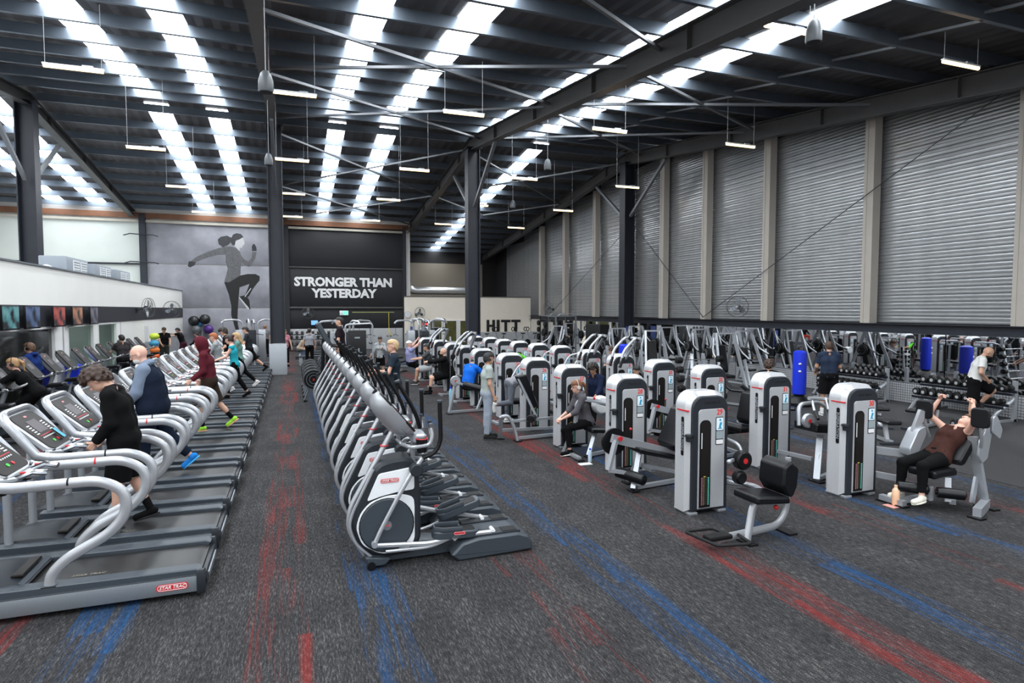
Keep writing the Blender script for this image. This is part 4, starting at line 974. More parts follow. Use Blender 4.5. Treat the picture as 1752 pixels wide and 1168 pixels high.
def att_preacher(o):
    bars(o, 'frame', ((.0, -.98, .04), (.22, -.82, .66), .09, .06), ((.0, -.98, .05), (.62, -.80, .06)), ((.62, -.80, .06), (.70, -.75, .70)), ((.22, -.8, .45), (.66, -.75, .30)))
    foot(o, .0, -.98, .22); 
    b = MB(); b.box((.08, -.92, .28), (.05, .012, .25), white_p, .003, ry=.35); b.build('adjuster_sleeve', o)
    M = Matrix.Translation((.24, -.80, .82)) @ Matrix.Rotation(math.radians(6), 4, 'Y')
    b = MB(); b.prism(rrect(.62, .46, .04), -.09, .04, 'z', vinyl, .02, M); b.build('arm_pad', o)
    tb(o, 'handle_frame', [(-.10, -.72, .82), (-.06, -.66, 1.14), (.42, -.60, 1.14), (.62, -.60, 1.02), (.64, -.62, .72)], r=.032)
    tb(o, 'handle_bar', [(.05, -.75, 1.24), (.45, -.72, 1.20)], r=.03, m=silver_l)
    for x in (.12, .40):
        tb(o, 'handle', [(x, -.74, 1.22), (x - .08, -.86, 1.08), (x - .12, -.95, 1.0)], r=.018)
        tb(o, 'grip', [(x - .09, -.88, 1.06), (x - .14, -1.0, .96)], r=.024, m=black)
    b = MB(); b.cyl((-.08, -.84, .92), (-.08, -.90, .92), .11, silver_l, 20, ch=.01); b.cyl((-.08, -.905, .92), (-.08, -.915, .92), .03, red_m, 10); b.build('cam_wheel', o)
    pad([(.80, .44), (.80, .53), (1.15, .53), (1.15, .44)], -.95, -.62, o); bars(o, 'seat_post', ((.97, -.78, .03), (.97, -.78, .46)))
    b = MB(); b.box((.97, -.78, .02), (.4, .3, .03), black, .006); b.build('seat_base', o)
    bars(o, 'link_beam', ((.0, -.2, .30), (.1, -.8, .30)), ((.62, -.8, .06), (.97, -.78, .06)))
def att_row(o):      # low frame with seat, chest pad and lever, left front of the tower
    tb(o, 'front_hoop', [(-1.12, -.98, .50), (-.98, -1.0, .52), (-.86, -1.02, .30), (-.80, -1.05, .02)], r=.04, w=(.05, .035))
    bars(o, 'frame', ((-.80, -1.02, .06), (.25, -.92, .06)), ((-1.05, -.82, .20), (.25, -.76, .16)), ((-1.12, -.98, .50), (-1.05, -.72, .03)), ((-.9, -.9, .38), (.2, -.8, .38)))
    foot(o, -.80, -1.05, .18); foot(o, -1.05, -.72, .18)
    bars(o, 'lever_arm', ((-.62, -.62, 1.20), (-.30, -.82, .42), .05, .04)); roller(o, (-.52, -1.0, .42), (-.30, -.72, .40), .08)
    pad([(-.62, 1.16), (-.66, 1.24), (-.44, 1.28), (-.18, .62), (-.28, .56)], -.66, -.46, o, 'chest_pad')
    pad([(.05, .44), (.05, .53), (.5, .53), (.5, .44)], -1.0, -.66, o)
    bars(o, 'seat_post', ((.26, -.83, .03), (.26, -.83, .46)))
    b = MB(); b.cyl((.6, -.3, .7), (.6, -.5, .7), .16, white_p, 20, ch=.02); b.build('cam_cover', o)
def att_curl27(o):
    tb(o, 'arm_support', [(-.25, -.72, .55), (-.22, -.74, .98), (.0, -.76, 1.02), (.28, -.78, .92), (.42, -.8, .88)], r=.035, w=(.03, .045))
    bars(o, 'arm_plate', ((-.12, -.78, 1.0), (.40, -.88, .90), .10, .03)); b = MB(); b.box((.40, -.88, .86), (.14, .16, .10), black, .02); b.build('elbow_pad', o)
    MB().ball((.05, -.86, 1.03), .025, red_m, 8, 6).build('adjuster_knob', o)
    bars(o, 'frame', ((-.40, -.55, .04), (-.25, -.72, .6)), ((-.35, -1.10, .04), (-.35, -.5, .04)), ((-.1, -.95, .04), (.12, -.80, .44)), ((-.1, -.95, .05), (.45, -.78, .05)), ((.45, -.78, .05), (.50, -.78, .5)))
    pad([(-.08, .44), (-.06, .53), (.55, .48), (.55, .40)], -1.02, -.68, o)
    pad([(.55, .50), (.47, .60), (.68, 1.10), (.82, 1.14), (.72, .50)], -1.04, -.64, o, 'back_pad')
    foot(o, -.35, -1.1, .16); foot(o, -.1, -.95, .16)
    b = MB(); b.cyl((.36, -.45, .85), (.36, -.60, .85), .17, white_p, 22, ch=.03); b.build('cam_cover', o)
def att_pull(o, s=1.):      # lat pulldown style with overhead arms
    for y in (-.42, -.86):
        tb(o, 'overhead_arm', [(.05, -.1, 1.40), (.15, y * .6, 1.95), (-.12, y, 1.98), (-.42, y, 1.70), (-.52, y - .04, 1.38)], r=.030, m=silver_l)
        tb(o, 'grip', [(-.46, y - .03, 1.54), (-.54, y - .05, 1.34)], r=.034, m=black)
    b = MB(); b.cyl((-.02, -.38, 1.96), (-.02, -.90, 1.96), .035, silver, 10); b.build('pivot_bar', o)
    for y in (-.5, -.78): MB().cyl((-.02, y - .02, 1.96), (-.02, y + .02, 1.96), .06, black, 12).build('pivot_collar', o)
    bars(o, 'frame', ((-.55, -.65, .04), (.3, -.65, .04)), ((.28, -.65, .04), (.18, -.6, 1.7)), ((-.05, -.65, .04), (-.05, -.65, .46)), ((-.55, -.82, .03), (-.55, -.48, .03)))
    pad([(-.28, .45), (-.28, .54), (.14, .54), (.14, .45)], -.84, -.46, o)
    pad([(.14, .62), (.08, .70), (.10, 1.15), (.18, 1.2), (.2, .62)], -.80, -.50, o, 'back_pad')
    roller(o, (-.36, -.86, .72), (-.36, -.44, .72), .06)
def att_press(o):
    bars(o, 'frame', ((-.6, -.7, .04), (.5, -.7, .04)), ((.45, -.7, .04), (.4, -.7, 1.2)), ((0, -.7, .04), (0, -.7, .46)), ((-.6, -.9, .03), (-.6, -.5, .03)), ((.4, -.7, 1.2), (.2, -.1, 1.2)))
    pad([(-.22, .45), (-.22, .54), (.25, .54), (.25, .45)], -.90, -.5, o); pad([(.25, .60), (.19, .70), (.25, 1.2), (.38, 1.22), (.36, .60)], -.88, -.52, o, 'back_pad')
    for y in (-.38, -1.0):
        tb(o, 'press_arm', [(.4, y * .9, 1.35), (.1, y, 1.30), (-.12, y, .95), (-.05, y, .70)], r=.026, m=silver_l); tb(o, 'grip', [(-.12, y, .98), (-.12, y + .16, .98)], r=.022, m=black)
    tb(o, 'top_bar', [(.4, -.34, 1.36), (.4, -1.0, 1.36)], r=.03)
KINDS_ = {'legext': (att_legext, 'with a sloping leg extension bench'), 'ab': (att_ab, 'small seat and foot bar'), 'roller': (att_roller, 'with a thick horizontal roller pad'), 'preacher': (att_preacher, 'with a black arm curl pad'), 'row': (att_row, 'low arched frame and tilted chest pad'), 'curl': (att_curl27, 'with a seated arm rest'), 'pull': (att_pull, 'with curved overhead arms'), 'press': (att_press, 'with a seated press')}
PROTO = {}
def machine(kind, x, y, num, where, sc=1.):
    f, txt = KINDS_[kind]
    lab = 'arched weight machine, %s, %s' % (where, txt)
    if kind not in PROTO:
        o = empty('weight_machine', (x, y, 0), lab, 'weight machine', 'arched weight machines')
        make_tower(o); f(o); PROTO[kind] = o
        o['x0'] = 1; del o['x0']
    else:
        o = dup(PROTO[kind], (x, y, 0), 0, lab)
        for c in list(o.children):
            if c.name.startswith('number'): bpy.data.objects.remove(c)
    if num: put(text_mesh(str(num), .105, redn, 'number', o, off=.02, xs=.85), face_m((.15, -.1735, 1.30), (1, 0, 0), (0, 0, 1)))
    return o
# ---- machine 30: crunch machine for the woman in brown
def att_crunch(o):
    bars(o, 'frame', ((.12, -.72, .05), (.12, -.38, .05), .08, .08), ((.12, -.60, .05), (.62, -.72, .12), .08, .06), ((.58, -1.32, .07), (1.10, -1.10, .07), .09, .12), ((1.06, -1.10, .10), (.92, -1.02, .95), .11, .05), ((.62, -1.0, .10), (1.0, -.72, .10)), ((.86, -1.08, .10), (.96, -1.06, .42), .03, .10), ((.60, -.95, .10), (.66, -.90, .40), .07, .05))
    foot(o, .12, -.55, .40); foot(o, .58, -1.32, .16); foot(o, 1.12, -1.10, .26)
    b = MB(); b.prism(fil2([(.86, .72), (.94, .62), (1.04, .68), (1.10, .98), (1.16, 1.10), (1.10, 1.22), (1.02, 1.20), (.96, 1.02), (.88, .90)], .03), -1.14, -1.11, 'y', silver, .004); b.build('side_plate', o)
    b = MB(); b.prism(fil2([(1.06, 1.02), (1.22, .92), (1.26, 1.05), (1.14, 1.24), (1.07, 1.22)], .03), -1.17, -1.15, 'y', silver, .004); b.build('side_plate', o)
    bars(o, 'link_arm', ((.3, -.05, .62), (.55, -.45, .62), .06, .10), ((.3, -.05, .28), (.5, -.4, .26), .06, .08), m=silver)
    b = MB(); b.prism(fil2([(.42, .62), (.40, .72), (.56, .98), (.70, 1.02), (.72, .90), (.58, .66)], .03), -.56, -.40, 'y', silver, .01); b.build('lever_housing', o)
    bars(o, 'lever_arm', ((.58, -.48, .92), (.70, -.50, 1.22), .05, .10))
    pad([(.30, .42), (.30, .52), (.72, .54), (.74, .44)], -.98, -.60, o)
    Mb = Matrix.Translation((.84, -.80, .74)) @ Matrix.Rotation(math.radians(-52), 4, 'Y')
    b = MB(); b.prism(rrect(.36, .44, .06), -.07, .05, 'z', vinyl, .02, Mb); b.build('back_pad', o)
    for y in (-.50, -1.22):
        tb(o, 'shoulder_arm', [(.86, y * .92 - .04, .84), (.78, y, 1.0), (.72, y, 1.20), (.76, y, 1.30)], r=.020, m=silver_l)
        b = MB(); b.prism(rrect(.20, .25, .05), -.035, .025, 'x', vinyl, .015, Matrix.Translation((.74, y - .0, 1.24)) @ Matrix.Rotation(.3, 4, 'Z')); b.build('shoulder_pad', o)
        tb(o, 'handle', [(.98, y * .8 - .1, 1.08), (1.0, y * .75 - .15, 1.34)], r=.018); tb(o, 'grip', [(.99, y * .77 - .13, 1.22), (1.0, y * .75 - .15, 1.40)], r=.024, m=black)
    roller(o, (.14, -.60, .26), (.36, -.86, .26), .07); roller(o, (.42, -.92, .24), (.64, -1.14, .24), .07)
    bars(o, 'roller_post', ((.38, -.88, .12), (.38, -.88, .30), .03, .06))
KINDS_['crunch'] = (att_crunch, 'with square shoulder pads')
row1 = [('ab', 4.95, 6.42, 29), ('legext', 5.05, 8.45, 28), ('curl', 4.97, 10.35, 27), ('row', 4.95, 12.1, 26), ('press', 4.92, 13.65, 25), ('roller', 4.80, 15.5, 24), ('pull', 4.78, 16.95, 23), ('press', 4.80, 18.55, 22), ('pull', 4.82, 20.4, 21), ('press', 4.74, 22.3, 20)]
row2 = [('crunch', 7.40, 6.27, 30), ('preacher', 7.42, 7.85, 31), ('roller', 7.35, 9.35, 32), ('legext', 7.22, 10.75, 33), ('pull', 7.27, 12.45, 8), ('pull', 7.28, 14.05, 10), ('press', 7.33, 15.95, 16), ('press', 7.2, 17.35, 15), ('row', 7.12, 18.8, 14), ('press', 7.02, 20.1, 13), ('row', 7.05, 21.7, 12), ('press', 6.85, 23.0, 11)]
for f_, row in (('left', row1), ('right', row2)):
    for i, (k, x, y, n) in enumerate(row): machine(k, x, y, n, ('nearest of the %s file' % f_) if i == 0 else '%s in the %s file' % (ordn[i], f_))
# ================================================================ FREE WEIGHTS ZONE
def dumbbell_mesh():
    o = empty('dumbbell', (0, 0, 0), 'black rubber dumbbell resting on the wall racks', 'dumbbell', 'black dumbbells on the racks')
    b = MB(); b.cyl((0, -.07, 0), (0, .07, 0), .016, chrome, 8); b.build('handle', o)
    for s in (-1, 1):
        b = MB(); b.cyl((0, s * .06, 0), (0, s * .165, 0), .075, rubber, 14, ch=.016); h = b.build('weight_head', o)
        b = MB(); b.cyl((0, s * .165, 0), (0, s * .168, 0), .035, MATS['grey_wire'], 10); b.build('head_badge', h)
    return o
D0 = None
def rack(x, y0, y1, lab, tiers=2, face=-1):
    o = empty('dumbbell_rack', (x, (y0 + y1) / 2, 0), lab, 'rack'); L = y1 - y0
    ts = [(-.28, .36), (.0, .66), (.22, .96)][:tiers] if tiers < 3 else [(-.28, .30), (-.02, .60), (.22, .90)]
    for (dx, z) in ts:
        b = MB(); b.box((dx - .09, 0, z), (.035, L, .06), steel_k, .004, ry=-.3); b.box((dx + .09, 0, z + .05), (.035, L, .06), steel_k, .004, ry=-.3); b.build('shelf', o)
    for s in (-1, 1):
        yy = s * (L / 2 - .12)
        tb(o, 'end_frame', [(-.62, yy, .02), (-.45, yy, .20), (-.10, yy, .36), (.18, yy, .50), (.25, yy, ts[-1][1])], r=.04, w=(.035, .05))
        bars(o, 'leg', ((.22, yy, .0), (.22, yy, .95), .07, .10)); foot(o, -.50, yy, .12); bars(o, 'leg', ((-.55, yy, .03), (.3, yy, .03)))
    return ts
def fill(x, y0, y1, ts, n, sc, who=''):
    global D0
    for t, (dx, z) in enumerate(ts):
        for i in range(n):
            y = y0 + .16 + (y1 - y0 - .32) * i / (n - 1)
            if D0 is None: D0 = dumbbell_mesh(); d = D0
            else: d = dup(D0)
            s = sc * (.85 + .25 * i / n)
            d['label'] = 'black rubber dumbbell on the %s tier of the %s' % (('lower', 'middle', 'upper')[t if len(ts) > 2 else t * 2], who); d['group'] = 'dumbbells, %s tier, %s' % (t, who)
            d.scale = (s, s, s); d.location = (x + dx, y, z + .105 * s + .02); d.rotation_euler = (0, 0, math.pi / 2 + random.uniform(-.05, .05))
racks = [(15.55, 8.95, 11.1, 2, 'two tier dumbbell rack behind the man in white'), (15.6, 12.2, 14.2, 2, 'two tier dumbbell rack beyond the gap in the tiled strip')]
y_ = 0
for x, a, c, n, lab in racks:
    ts = rack(x, a, c, lab, n); fill(x, a, c, ts, 10, 1.15, 'rack behind the man in white' if y_ == 0 else 'rack beyond the tiled gap'); y_ = 1
for x, y, r in ((14.15, 8.63, 1.4), (13.85, 8.98, 1.3)):
    d = dup(D0); d.scale = (1.25, 1.25, 1.25); d.location = (x, y, .095); d.rotation_euler = (0, 0, r); d['group'] = 'dumbbells on the floor'; d['label'] = 'black dumbbell lying on the rubber floor by the rack'
# vertical dumbbell tree behind the man in navy
o = empty('dumbbell_tree', (14.6, 13.4, 0), 'upright rack of small dumbbells beside the blue punch bag', 'rack')
bars(o, 'upright', ((0, -.14, 0), (0, 0, 1.45)), ((0, .14, 0), (0, 0, 1.45)), ((-.3, 0, .03), (.3, 0, .03)), ((0, -.3, .03), (0, .3, .03)))
for z in range(8):
    for s in (-1, 1):
        d = dup(D0); d.scale = (.6, .6, .6); d.location = (14.6 + s * .16, 13.34, .25 + z * .15); d.rotation_euler = (0, 0, 0); d['label'] = 'small black dumbbell on the upright rack'; d['group'] = 'small dumbbells on the upright rack'
# punch bags
def bag(x, y, lab, h=1.5, m=blue_p):
    o = empty('punch_bag', (x, y, 0), lab, 'punch bag')
    b = MB(); b.tube([(0, 0, .30), (0, 0, .33), (0, 0, .8), (0, 0, h - .04), (0, 0, h)], [.12, .17, .18, .17, .10], m, 16); b.build('bag', o)
    b = MB(); b.tube([(0, 0, 0), (0, 0, .10), (0, 0, .24), (0, 0, .30)], [.34, .34, .22, .12], black, 18); b.build('base', o)
    b = MB()
    for z in (.95, 1.15): b.ball((-.12, -.13, z), (.05, .03, .03), white_ink, 8, 5)
    b.build('marking', o)
bag(12.9, 12.6, 'bright blue upright punch bag near the man in navy'); bag(9.6, 16.2, 'bright blue punch bag beyond the curly haired person', 1.55)
# benches
def bench(x, y, rz, lab, inc=0., grp='flat weight benches'):
    o = empty('weight_bench', (x, y, 0), lab, 'bench', grp, rz)
    pad([(-.60, .40), (-.60, .47), (.0, .47), (.0, .40)], -.14, .14, o)
    M = Matrix.Translation((.02, 0, .40)) @ Matrix.Rotation(-inc, 4, 'Y')
    b = MB(); b.prism(fil2([(0, 0), (0, .07), (.72, .07), (.72, 0)], .03, 3), -.14, .14, 'y', vinyl, .02, M); b.build('back_pad', o)
    bars(o, 'frame', ((-.5, 0, .06), (.6, 0, .06)), ((-.35, 0, .06), (-.25, 0, .40)), ((.35, 0, .06), (.15, 0, .40)), m=silver_l)
    for xx in (-.52, .62):
        b = MB(); b.box((xx, 0, .03), (.08, .44, .06), char, .01); b.build('foot_bar', o)
    return o
bench(11.0, 8.75, 1.2, 'black padded weight bench beside machine 30'); bench(13.0, 9.2, .2, 'black weight bench under the knee of the man in white'); bench(12.4, 9.9, .9, 'black flat bench near the tiled wall gap')
bench(9.9, 10.6, 2.4, 'inclined black bench in front of the seated person in black', .75); bench(11.2, 13.2, 1.9, 'inclined black bench beyond machine 31', .6)
bench(.35, 34.2, 1.57, 'flat bench under the man in beige'); bench(1.5, 31.0, 0, 'flat bench in the far aisle right of the man in beige', .05)
bench(12.6, 6.6, .2, 'black weight bench at the right edge of the rubber floor'); bench(4.0, 24.9, 1.0, 'small weight bench near the cable tower')
for k, (x, y) in enumerate(((.9, 29.8), (1.5, 33.3))):
    o = empty('step_platform', (x, y, 0), 'grey topped step platform in the far aisle, %s one' % ('near' if k == 0 else 'rear'), 'step')
    b = MB(); b.box((0, 0, .42), (1.3, .5, .06), slate, .015); b.build('top', o)
    for xx in (-.55, .55): MB().box((xx, 0, .2), (.14, .42, .40), plaster_g, .01).build('leg', o)
# plate loaded machines: A frames with arms, barbells
def disc(b, p, R, ax='y', w=.035, m=rubber):
    d = Vector({'x': (w, 0, 0), 'y': (0, w, 0)}[ax]); b.cyl(Vector(p) - d, Vector(p) + d, R, m, 20, ch=.012)
def hammer(x, y, rz, lab):
    silver = silver_d
    o = empty('plate_machine', (x, y, 0), lab, 'weight machine', 'plate loaded machines', rz)
    bars(o, 'frame', ((-.7, -.45, .0), (-.05, -.30, 1.85), .07, .09), ((-.7, .45, .0), (-.05, .30, 1.85), .07, .09), ((.65, -.42, .0), (.02, -.30, 1.85), .07, .09), ((.65, .42, .0), (.02, .30, 1.85), .07, .09), ((-.05, -.32, 1.85), (-.05, .32, 1.85)), ((-.7, -.45, .04), (.65, -.42, .04)), ((-.7, .45, .04), (.65, .42, .04)))
    for s in (-1, 1):
        tb(o, 'lever_arm', [(.0, s * .34, 1.7), (-.25, s * .5, 1.25), (-.62, s * .55, 1.05)], r=.028); tb(o, 'grip', [(-.5, s * .55, 1.08), (-.70, s * .55, 1.02)], r=.03, m=black)
        tb(o, 'plate_horn', [(-.1, s * .42, 1.2), (-.1, s * .85, 1.2)], r=.022, m=chrome)
        for q in range(2):
            b = MB(); disc(b, (-.1, s * (.58 + q * .09), 1.2), .21 - q * .03); b.ring((-.1, s * (.62 + q * .09), 1.2), .13, .008, silver_d, 'y', 16, 4); b.build('weight_plate', o)
    pad([(-.45, .45), (-.45, .54), (-.02, .54), (-.02, .45)], -.18, .18, o); pad([(.0, .58), (-.06, .66), (.16, 1.45), (.28, 1.47), (.14, .58)], -.17, .17, o, 'back_pad'); bars(o, 'seat_post', ((-.22, 0, 0), (-.22, 0, .46)))
    return o
H0 = hammer(15.0, 19.6, 1.57, 'plate loaded press with black discs below the mirror beam, nearest of the far group')
for i, (x, y, r, t) in enumerate(((15.1, 22.0, 1.57, 'second of the group'), (15.0, 24.3, 1.57, 'third of the group'), (15.1, 17.3, 1.7, 'closest to the punch bag'), (12.2, 18.6, 1.3, 'in the middle of the rubber floor'), (12.4, 21.5, 1.6, 'behind the seated curly haired person'), (11.6, 25.4, .3, 'beside the right column'), (14.6, 30.5, 1.57, 'before the far mirror'), (13.0, 15.8, 1.4, 'beyond the blue punch bag'))):
    dup(H0, (x, y, 0), r, 'plate loaded press with black discs, ' + t)
# squat racks / power cages
def cage(x, y, rz, lab, hooks=True):
    silver = silver_d
    o = empty('squat_rack', (x, y, 0), lab, 'rack', 'squat racks in the far corner', rz)
    for sx in (-.6, .6):
        for sy in (-.6, .6): bars(o, 'upright', ((sx, sy, 0), (sx, sy, 2.25), .07, .07), m=steel_k if sy > 0 else silver)
    bars(o, 'top_frame', ((-.6, -.6, 2.25), (.6, -.6, 2.25)), ((-.6, .6, 2.25), (.6, .6, 2.25)), ((-.6, -.6, 2.25), (-.6, .6, 2.25)), ((.6, -.6, 2.25), (.6, .6, 2.25)), m=silver)
    tb(o, 'pull_up_bar', [(-.6, -.6, 2.2), (-.3, -.62, 2.4), (.3, -.62, 2.4), (.6, -.6, 2.2)], r=.022, m=silver_l)
    b = MB(); b.cyl((-1.1, -.66, 1.25), (1.1, -.66, 1.25), .014, chrome, 8); b.build('barbell', o)
    for s in (-1, 1):
        for q in range(2):
            b = MB(); disc(b, (s * (.85 + q * .09), -.66, 1.25), .22, 'x', .03); b.build('weight_plate', o)
        for z in (.5, .95, 1.4, 1.8):
            b = MB(); disc(b, (s * .72, .6, z), .2 if z < 1.3 else .16, 'x', .05); b.build('stored_plate', o)
    return o
C0 = cage(13.3, 31.5, 0, 'squat rack with stored plates in front of the far mirror')
C0.location = (14.0, 30.4, 0); dup(C0, (15.1, 34.0, 0), 0, 'squat rack with stored plates, farthest from the camera')
# cable machines
def cable_tower(x, y, rz, lab):
    o = empty('cable_machine', (x, y, 0), lab, 'weight machine', 'cable machines', rz)
    tb(o, 'frame_hoop', [(-.50, 0, 0), (-.50, 0, 2.08), (.44, 0, 2.12), (.44, 0, 0)], r=.045, w=(.045, .035))
    b = MB(); b.box((-.10, -.02, 1.02), (.62, .10, 1.72), black, .02); p = b.build('weight_shroud', o)
    b = MB(); b.box((-.1, -.074, 1.62), (.18, .004, .05), card_g); b.box((-.05, -.074, 1.0), (.04, .004, .5), card_g); b.box((-.1, -.074, .35), (.1, .004, .1), white_ink); b.build('shroud_print', p)
    bars(o, 'base', ((-.55, 0, .03), (.5, 0, .03)), ((-.5, -.3, .03), (-.5, .3, .03)), ((.44, -.3, .03), (.44, .3, .03)))
    tb(o, 'cable', [(.34, -.06, 2.0), (.36, -.08, 1.45)], r=.006, m=black); tb(o, 'cable_handle', [(.30, -.08, 1.45), (.36, -.08, 1.38), (.42, -.08, 1.45)], r=.02, m=black)
    return o
cable_tower(2.25, 21.9, 0, 'tall cable machine with a black shroud in front of the slogan wall')
def multi(x, y, rz, lab):
    o = empty('multi_gym', (x, y, 0), lab, 'weight machine', 'multi station gyms', rz)
    for k in range(4):
        a = k * math.pi / 2; c, s = math.cos(a), math.sin(a)
        b = MB(); b.tube(fil([(c * .35, s * .35, 0), (c * .35, s * .35, 2.0), (c * .6, s * .6, 2.14), (c * 1.15, s * 1.15, 2.10), (c * 1.25, s * 1.25, 1.98)], .2, 5), .045, silver_l, 8); b.build('mast', o)
        b = MB(); b.box((c * .5, s * .5, .9), (.32, .32, 1.5), char if k % 2 else silver, .03); b.build('weight_shroud', o)
        tb(o, 'cable', [(c * 1.2, s * 1.2, 1.98), (c * 1.2, s * 1.2, 1.5)], r=.008, m=black); tb(o, 'pull_bar', [(c * 1.2 - s * .4, s * 1.2 + c * .4, 1.44), (c * 1.2, s * 1.2, 1.5), (c * 1.2 + s * .4, s * 1.2 - c * .4, 1.44)], r=.016, m=black)
        b = MB(); b.box((c * 1.1, s * 1.1, .45), (.4, .4, .08), vinyl, .03, rz=a); b.build('seat', o); bars(o, 'seat_post', ((c * 1.1, s * 1.1, 0), (c * 1.1, s * 1.1, .42)))
    bars(o, 'base', ((-1.3, 0, .03), (1.3, 0, .03)), ((0, -1.3, .03), (0, 1.3, .03)))
    return o
M0 = multi(2.2, 27.2, .4, 'silver multi station gym under the exit sign')
dup(M0, (-1.9, 31.6, 0), .2, 'silver multi station gym behind the treadmills by the mural'); dup(M0, (5.6, 27.6, 0), .1, 'silver multi station gym in front of the cream wall, left'); dup(M0, (6.9, 32.0, 0), .5, 'silver multi station gym near the glazed doors')
# barbell holder with short fixed barbells near (9.5, 13)
o = empty('barbell_rack', (9.75, 12.9, 0), 'rack of fixed barbells beyond machine 33', 'rack')
bars(o, 'frame', ((-.1, 0, 0), (.1, .3, 1.45)), ((.5, 0, 0), (.45, .3, 1.45)), ((-.2, 0, .03), (.6, 0, .03)), ((-.2, .5, .03), (.6, .5, .03)), ((-.1, .5, 0), (.1, .3, 1.45)), ((.5, .5, 0), (.45, .3, 1.45)))
for k in range(5):
    b = MB(); b.cyl((-.75, 0, 0), (.75, 0, 0), .012, chrome, 8)
    z = .35 + k * .24
    for s in (-1, 1): b.cyl((s * .55, 0, 0), (s * .72, 0, 0), .085, rubber, 14, ch=.015)
    q = b.build('barbell'); q.location = (9.95, 12.95 + .04 * k - .1, z); tag(q, 'fixed barbell with black ends held on the barbell rack', 'barbell', 'fixed barbells on the rack')
o = empty('step_box', (9.05, 11.9, 0), 'lime green topped box between machines 33 and 32', 'box'); b = MB(); b.box((0, 0, .56), (.42, .3, .22), green_p, .02); b.build('tray', o); bars(o, 'leg', ((-.15, 0, 0), (-.15, 0, .46)), ((.15, 0, 0), (.15, 0, .46)))
# black spin bikes at the far end of the elliptical row
def spin(x, y, lab):
    o = empty('rowing_bike', (x, y, 0), lab, 'exercise bike', 'black exercise bikes past the elliptical row')
    b = MB(); b.cyl((0, -.10, .62), (0, .10, .62), .30, black, 24, ch=.04); b.build('fan_wheel', o)
    b = MB()
    for r in (.12, .2, .28): b.ring((0, -.115, .62), r, .008, silver_d, 'y', 20, 4)
    b.cyl((0, -.12, .62), (0, -.105, .62), .03, red_m, 10); b.build('wheel_guard', o)
    b = MB(); b.prism(fil2([(.22, .75), (.50, 1.32), (.66, 1.30), (.42, .60)], .05), -.20, .20, 'y', char, .03); b.build('console_back', o)
    tb(o, 'frame', [(-.05, 0, .6), (-.25, 0, .05)], [(.1, 0, .6), (.9, 0, .2), (1.2, 0, .05)], r=.03, m=silver_d); bars(o, 'foot_bar', ((-.25, -.25, .03), (-.25, .25, .03)), ((1.2, -.25, .03), (1.2, .25, .03)), m=black)
    pad([(.95, .72), (.95, .8), (1.25, .8), (1.25, .72)], -.13, .13, o, 'saddle'); bars(o, 'saddle_post', ((1.05, 0, .15), (1.1, 0, .74)), m=silver_d)
    return o
sp0 = spin(.55, 18.1, 'black fan bike past the ellipticals, nearest')
for i, y in enumerate((19.0, 19.9, 20.8, 21.7)): dup(sp0, (.55, y, 0), 0, 'black fan bike past the ellipticals, ' + ['second', 'third', 'fourth', 'fifth'][i])
# stair climber under the man in black
o = empty('stair_climber', (1.6, 17.32, 0), 'black stair climber carrying the man above the elliptical row', 'stair climber')
for k in range(4):
    b = MB(); b.box((.75 - k * .26, 0, .12 + k * .13), (.30, .62, .24 + k * .26 if 0 else .22), char, .01); b.build('step', o)
b = MB(); b.prism(fil2([(-1.0, 0), (-1.0, .8), (-.5, 1.1), (.9, .22), (1.0, 0)], .05), -.40, -.34, 'y', char, .01); b.prism(fil2([(-1.0, 0), (-1.0, .8), (-.5, 1.1), (.9, .22), (1.0, 0)], .05), .34, .40, 'y', char, .01); b.build('side_panel', o)
for s in (-1, 1): tb(o, 'handrail', [(-.70, s * .36, .9), (-.70, s * .36, 1.66), (.0, s * .36, 1.50), (.75, s * .36, .9), (.85, s * .36, .2)], r=.03, m=black)
b = MB(); b.prism(fil2([(-.72, 1.62), (-1.02, 2.22), (-.90, 2.28), (-.58, 1.66)], .04), -.24, .24, 'y', slate, .03); b.build('console', o)
tb(o, 'console_post', [(-.85, 0, .7), (-.8, 0, 1.8)], r=.05, m=black)
# rear storage with kettlebells on the slogan wall
o = empty('storage_rack', (1.1, 40.3, 0), 'black storage rack of kettlebells against the pale dado', 'rack')
b = MB()
for z in (.35, .75, 1.05): b.box((0, 0, z), (2.6, .45, .05), black, .006)
b.build('shelf', o)
for s in (-1.25, 1.25): MB().box((s, 0, .55), (.06, .45, 1.1), black).build('upright', o)
kb = None
for z in (.375, .775, 1.075):
    for i in range(8):
        if kb is None:
            kb = empty('kettlebell', (0, 0, 0), 'dark kettlebell on the far storage rack', 'kettlebell', 'kettlebells on the storage rack')
            MB().ball((0, 0, .10), .10, steel_g, 12, 8).build('body', kb); tb(kb, 'handle', [(-.06, 0, .17), (-.06, 0, .25), (.06, 0, .25), (.06, 0, .17)], r=.014, m=chrome); q = kb
        else: q = dup(kb)
        q.location = (-.05 + i * .32, 40.3 + random.uniform(-.05, .05), z + .0)
# suspension straps
o = empty('suspension_trainer', (5.3, 40.5, 0), 'yellow and black suspension straps hanging at the dark wall', 'straps')
bars(o, 'rail', ((-1.6, 0, 2.45), (1.1, 0, 2.45), .05, .05), m=mat('olive_rail', (.35, .36, .12), .5)); tb(o, 'strap', [(.75, 0, 2.45), (.75, -.02, 1.4)], [(.75, 0, 1.4), (.66, -.02, .9)], [(.75, 0, 1.4), (.86, -.02, .9)], r=.018, m=yellow_p); tb(o, 'handle', [(.6, 0, .86), (.72, 0, .86)], [(.8, 0, .86), (.92, 0, .86)], r=.03, m=black)
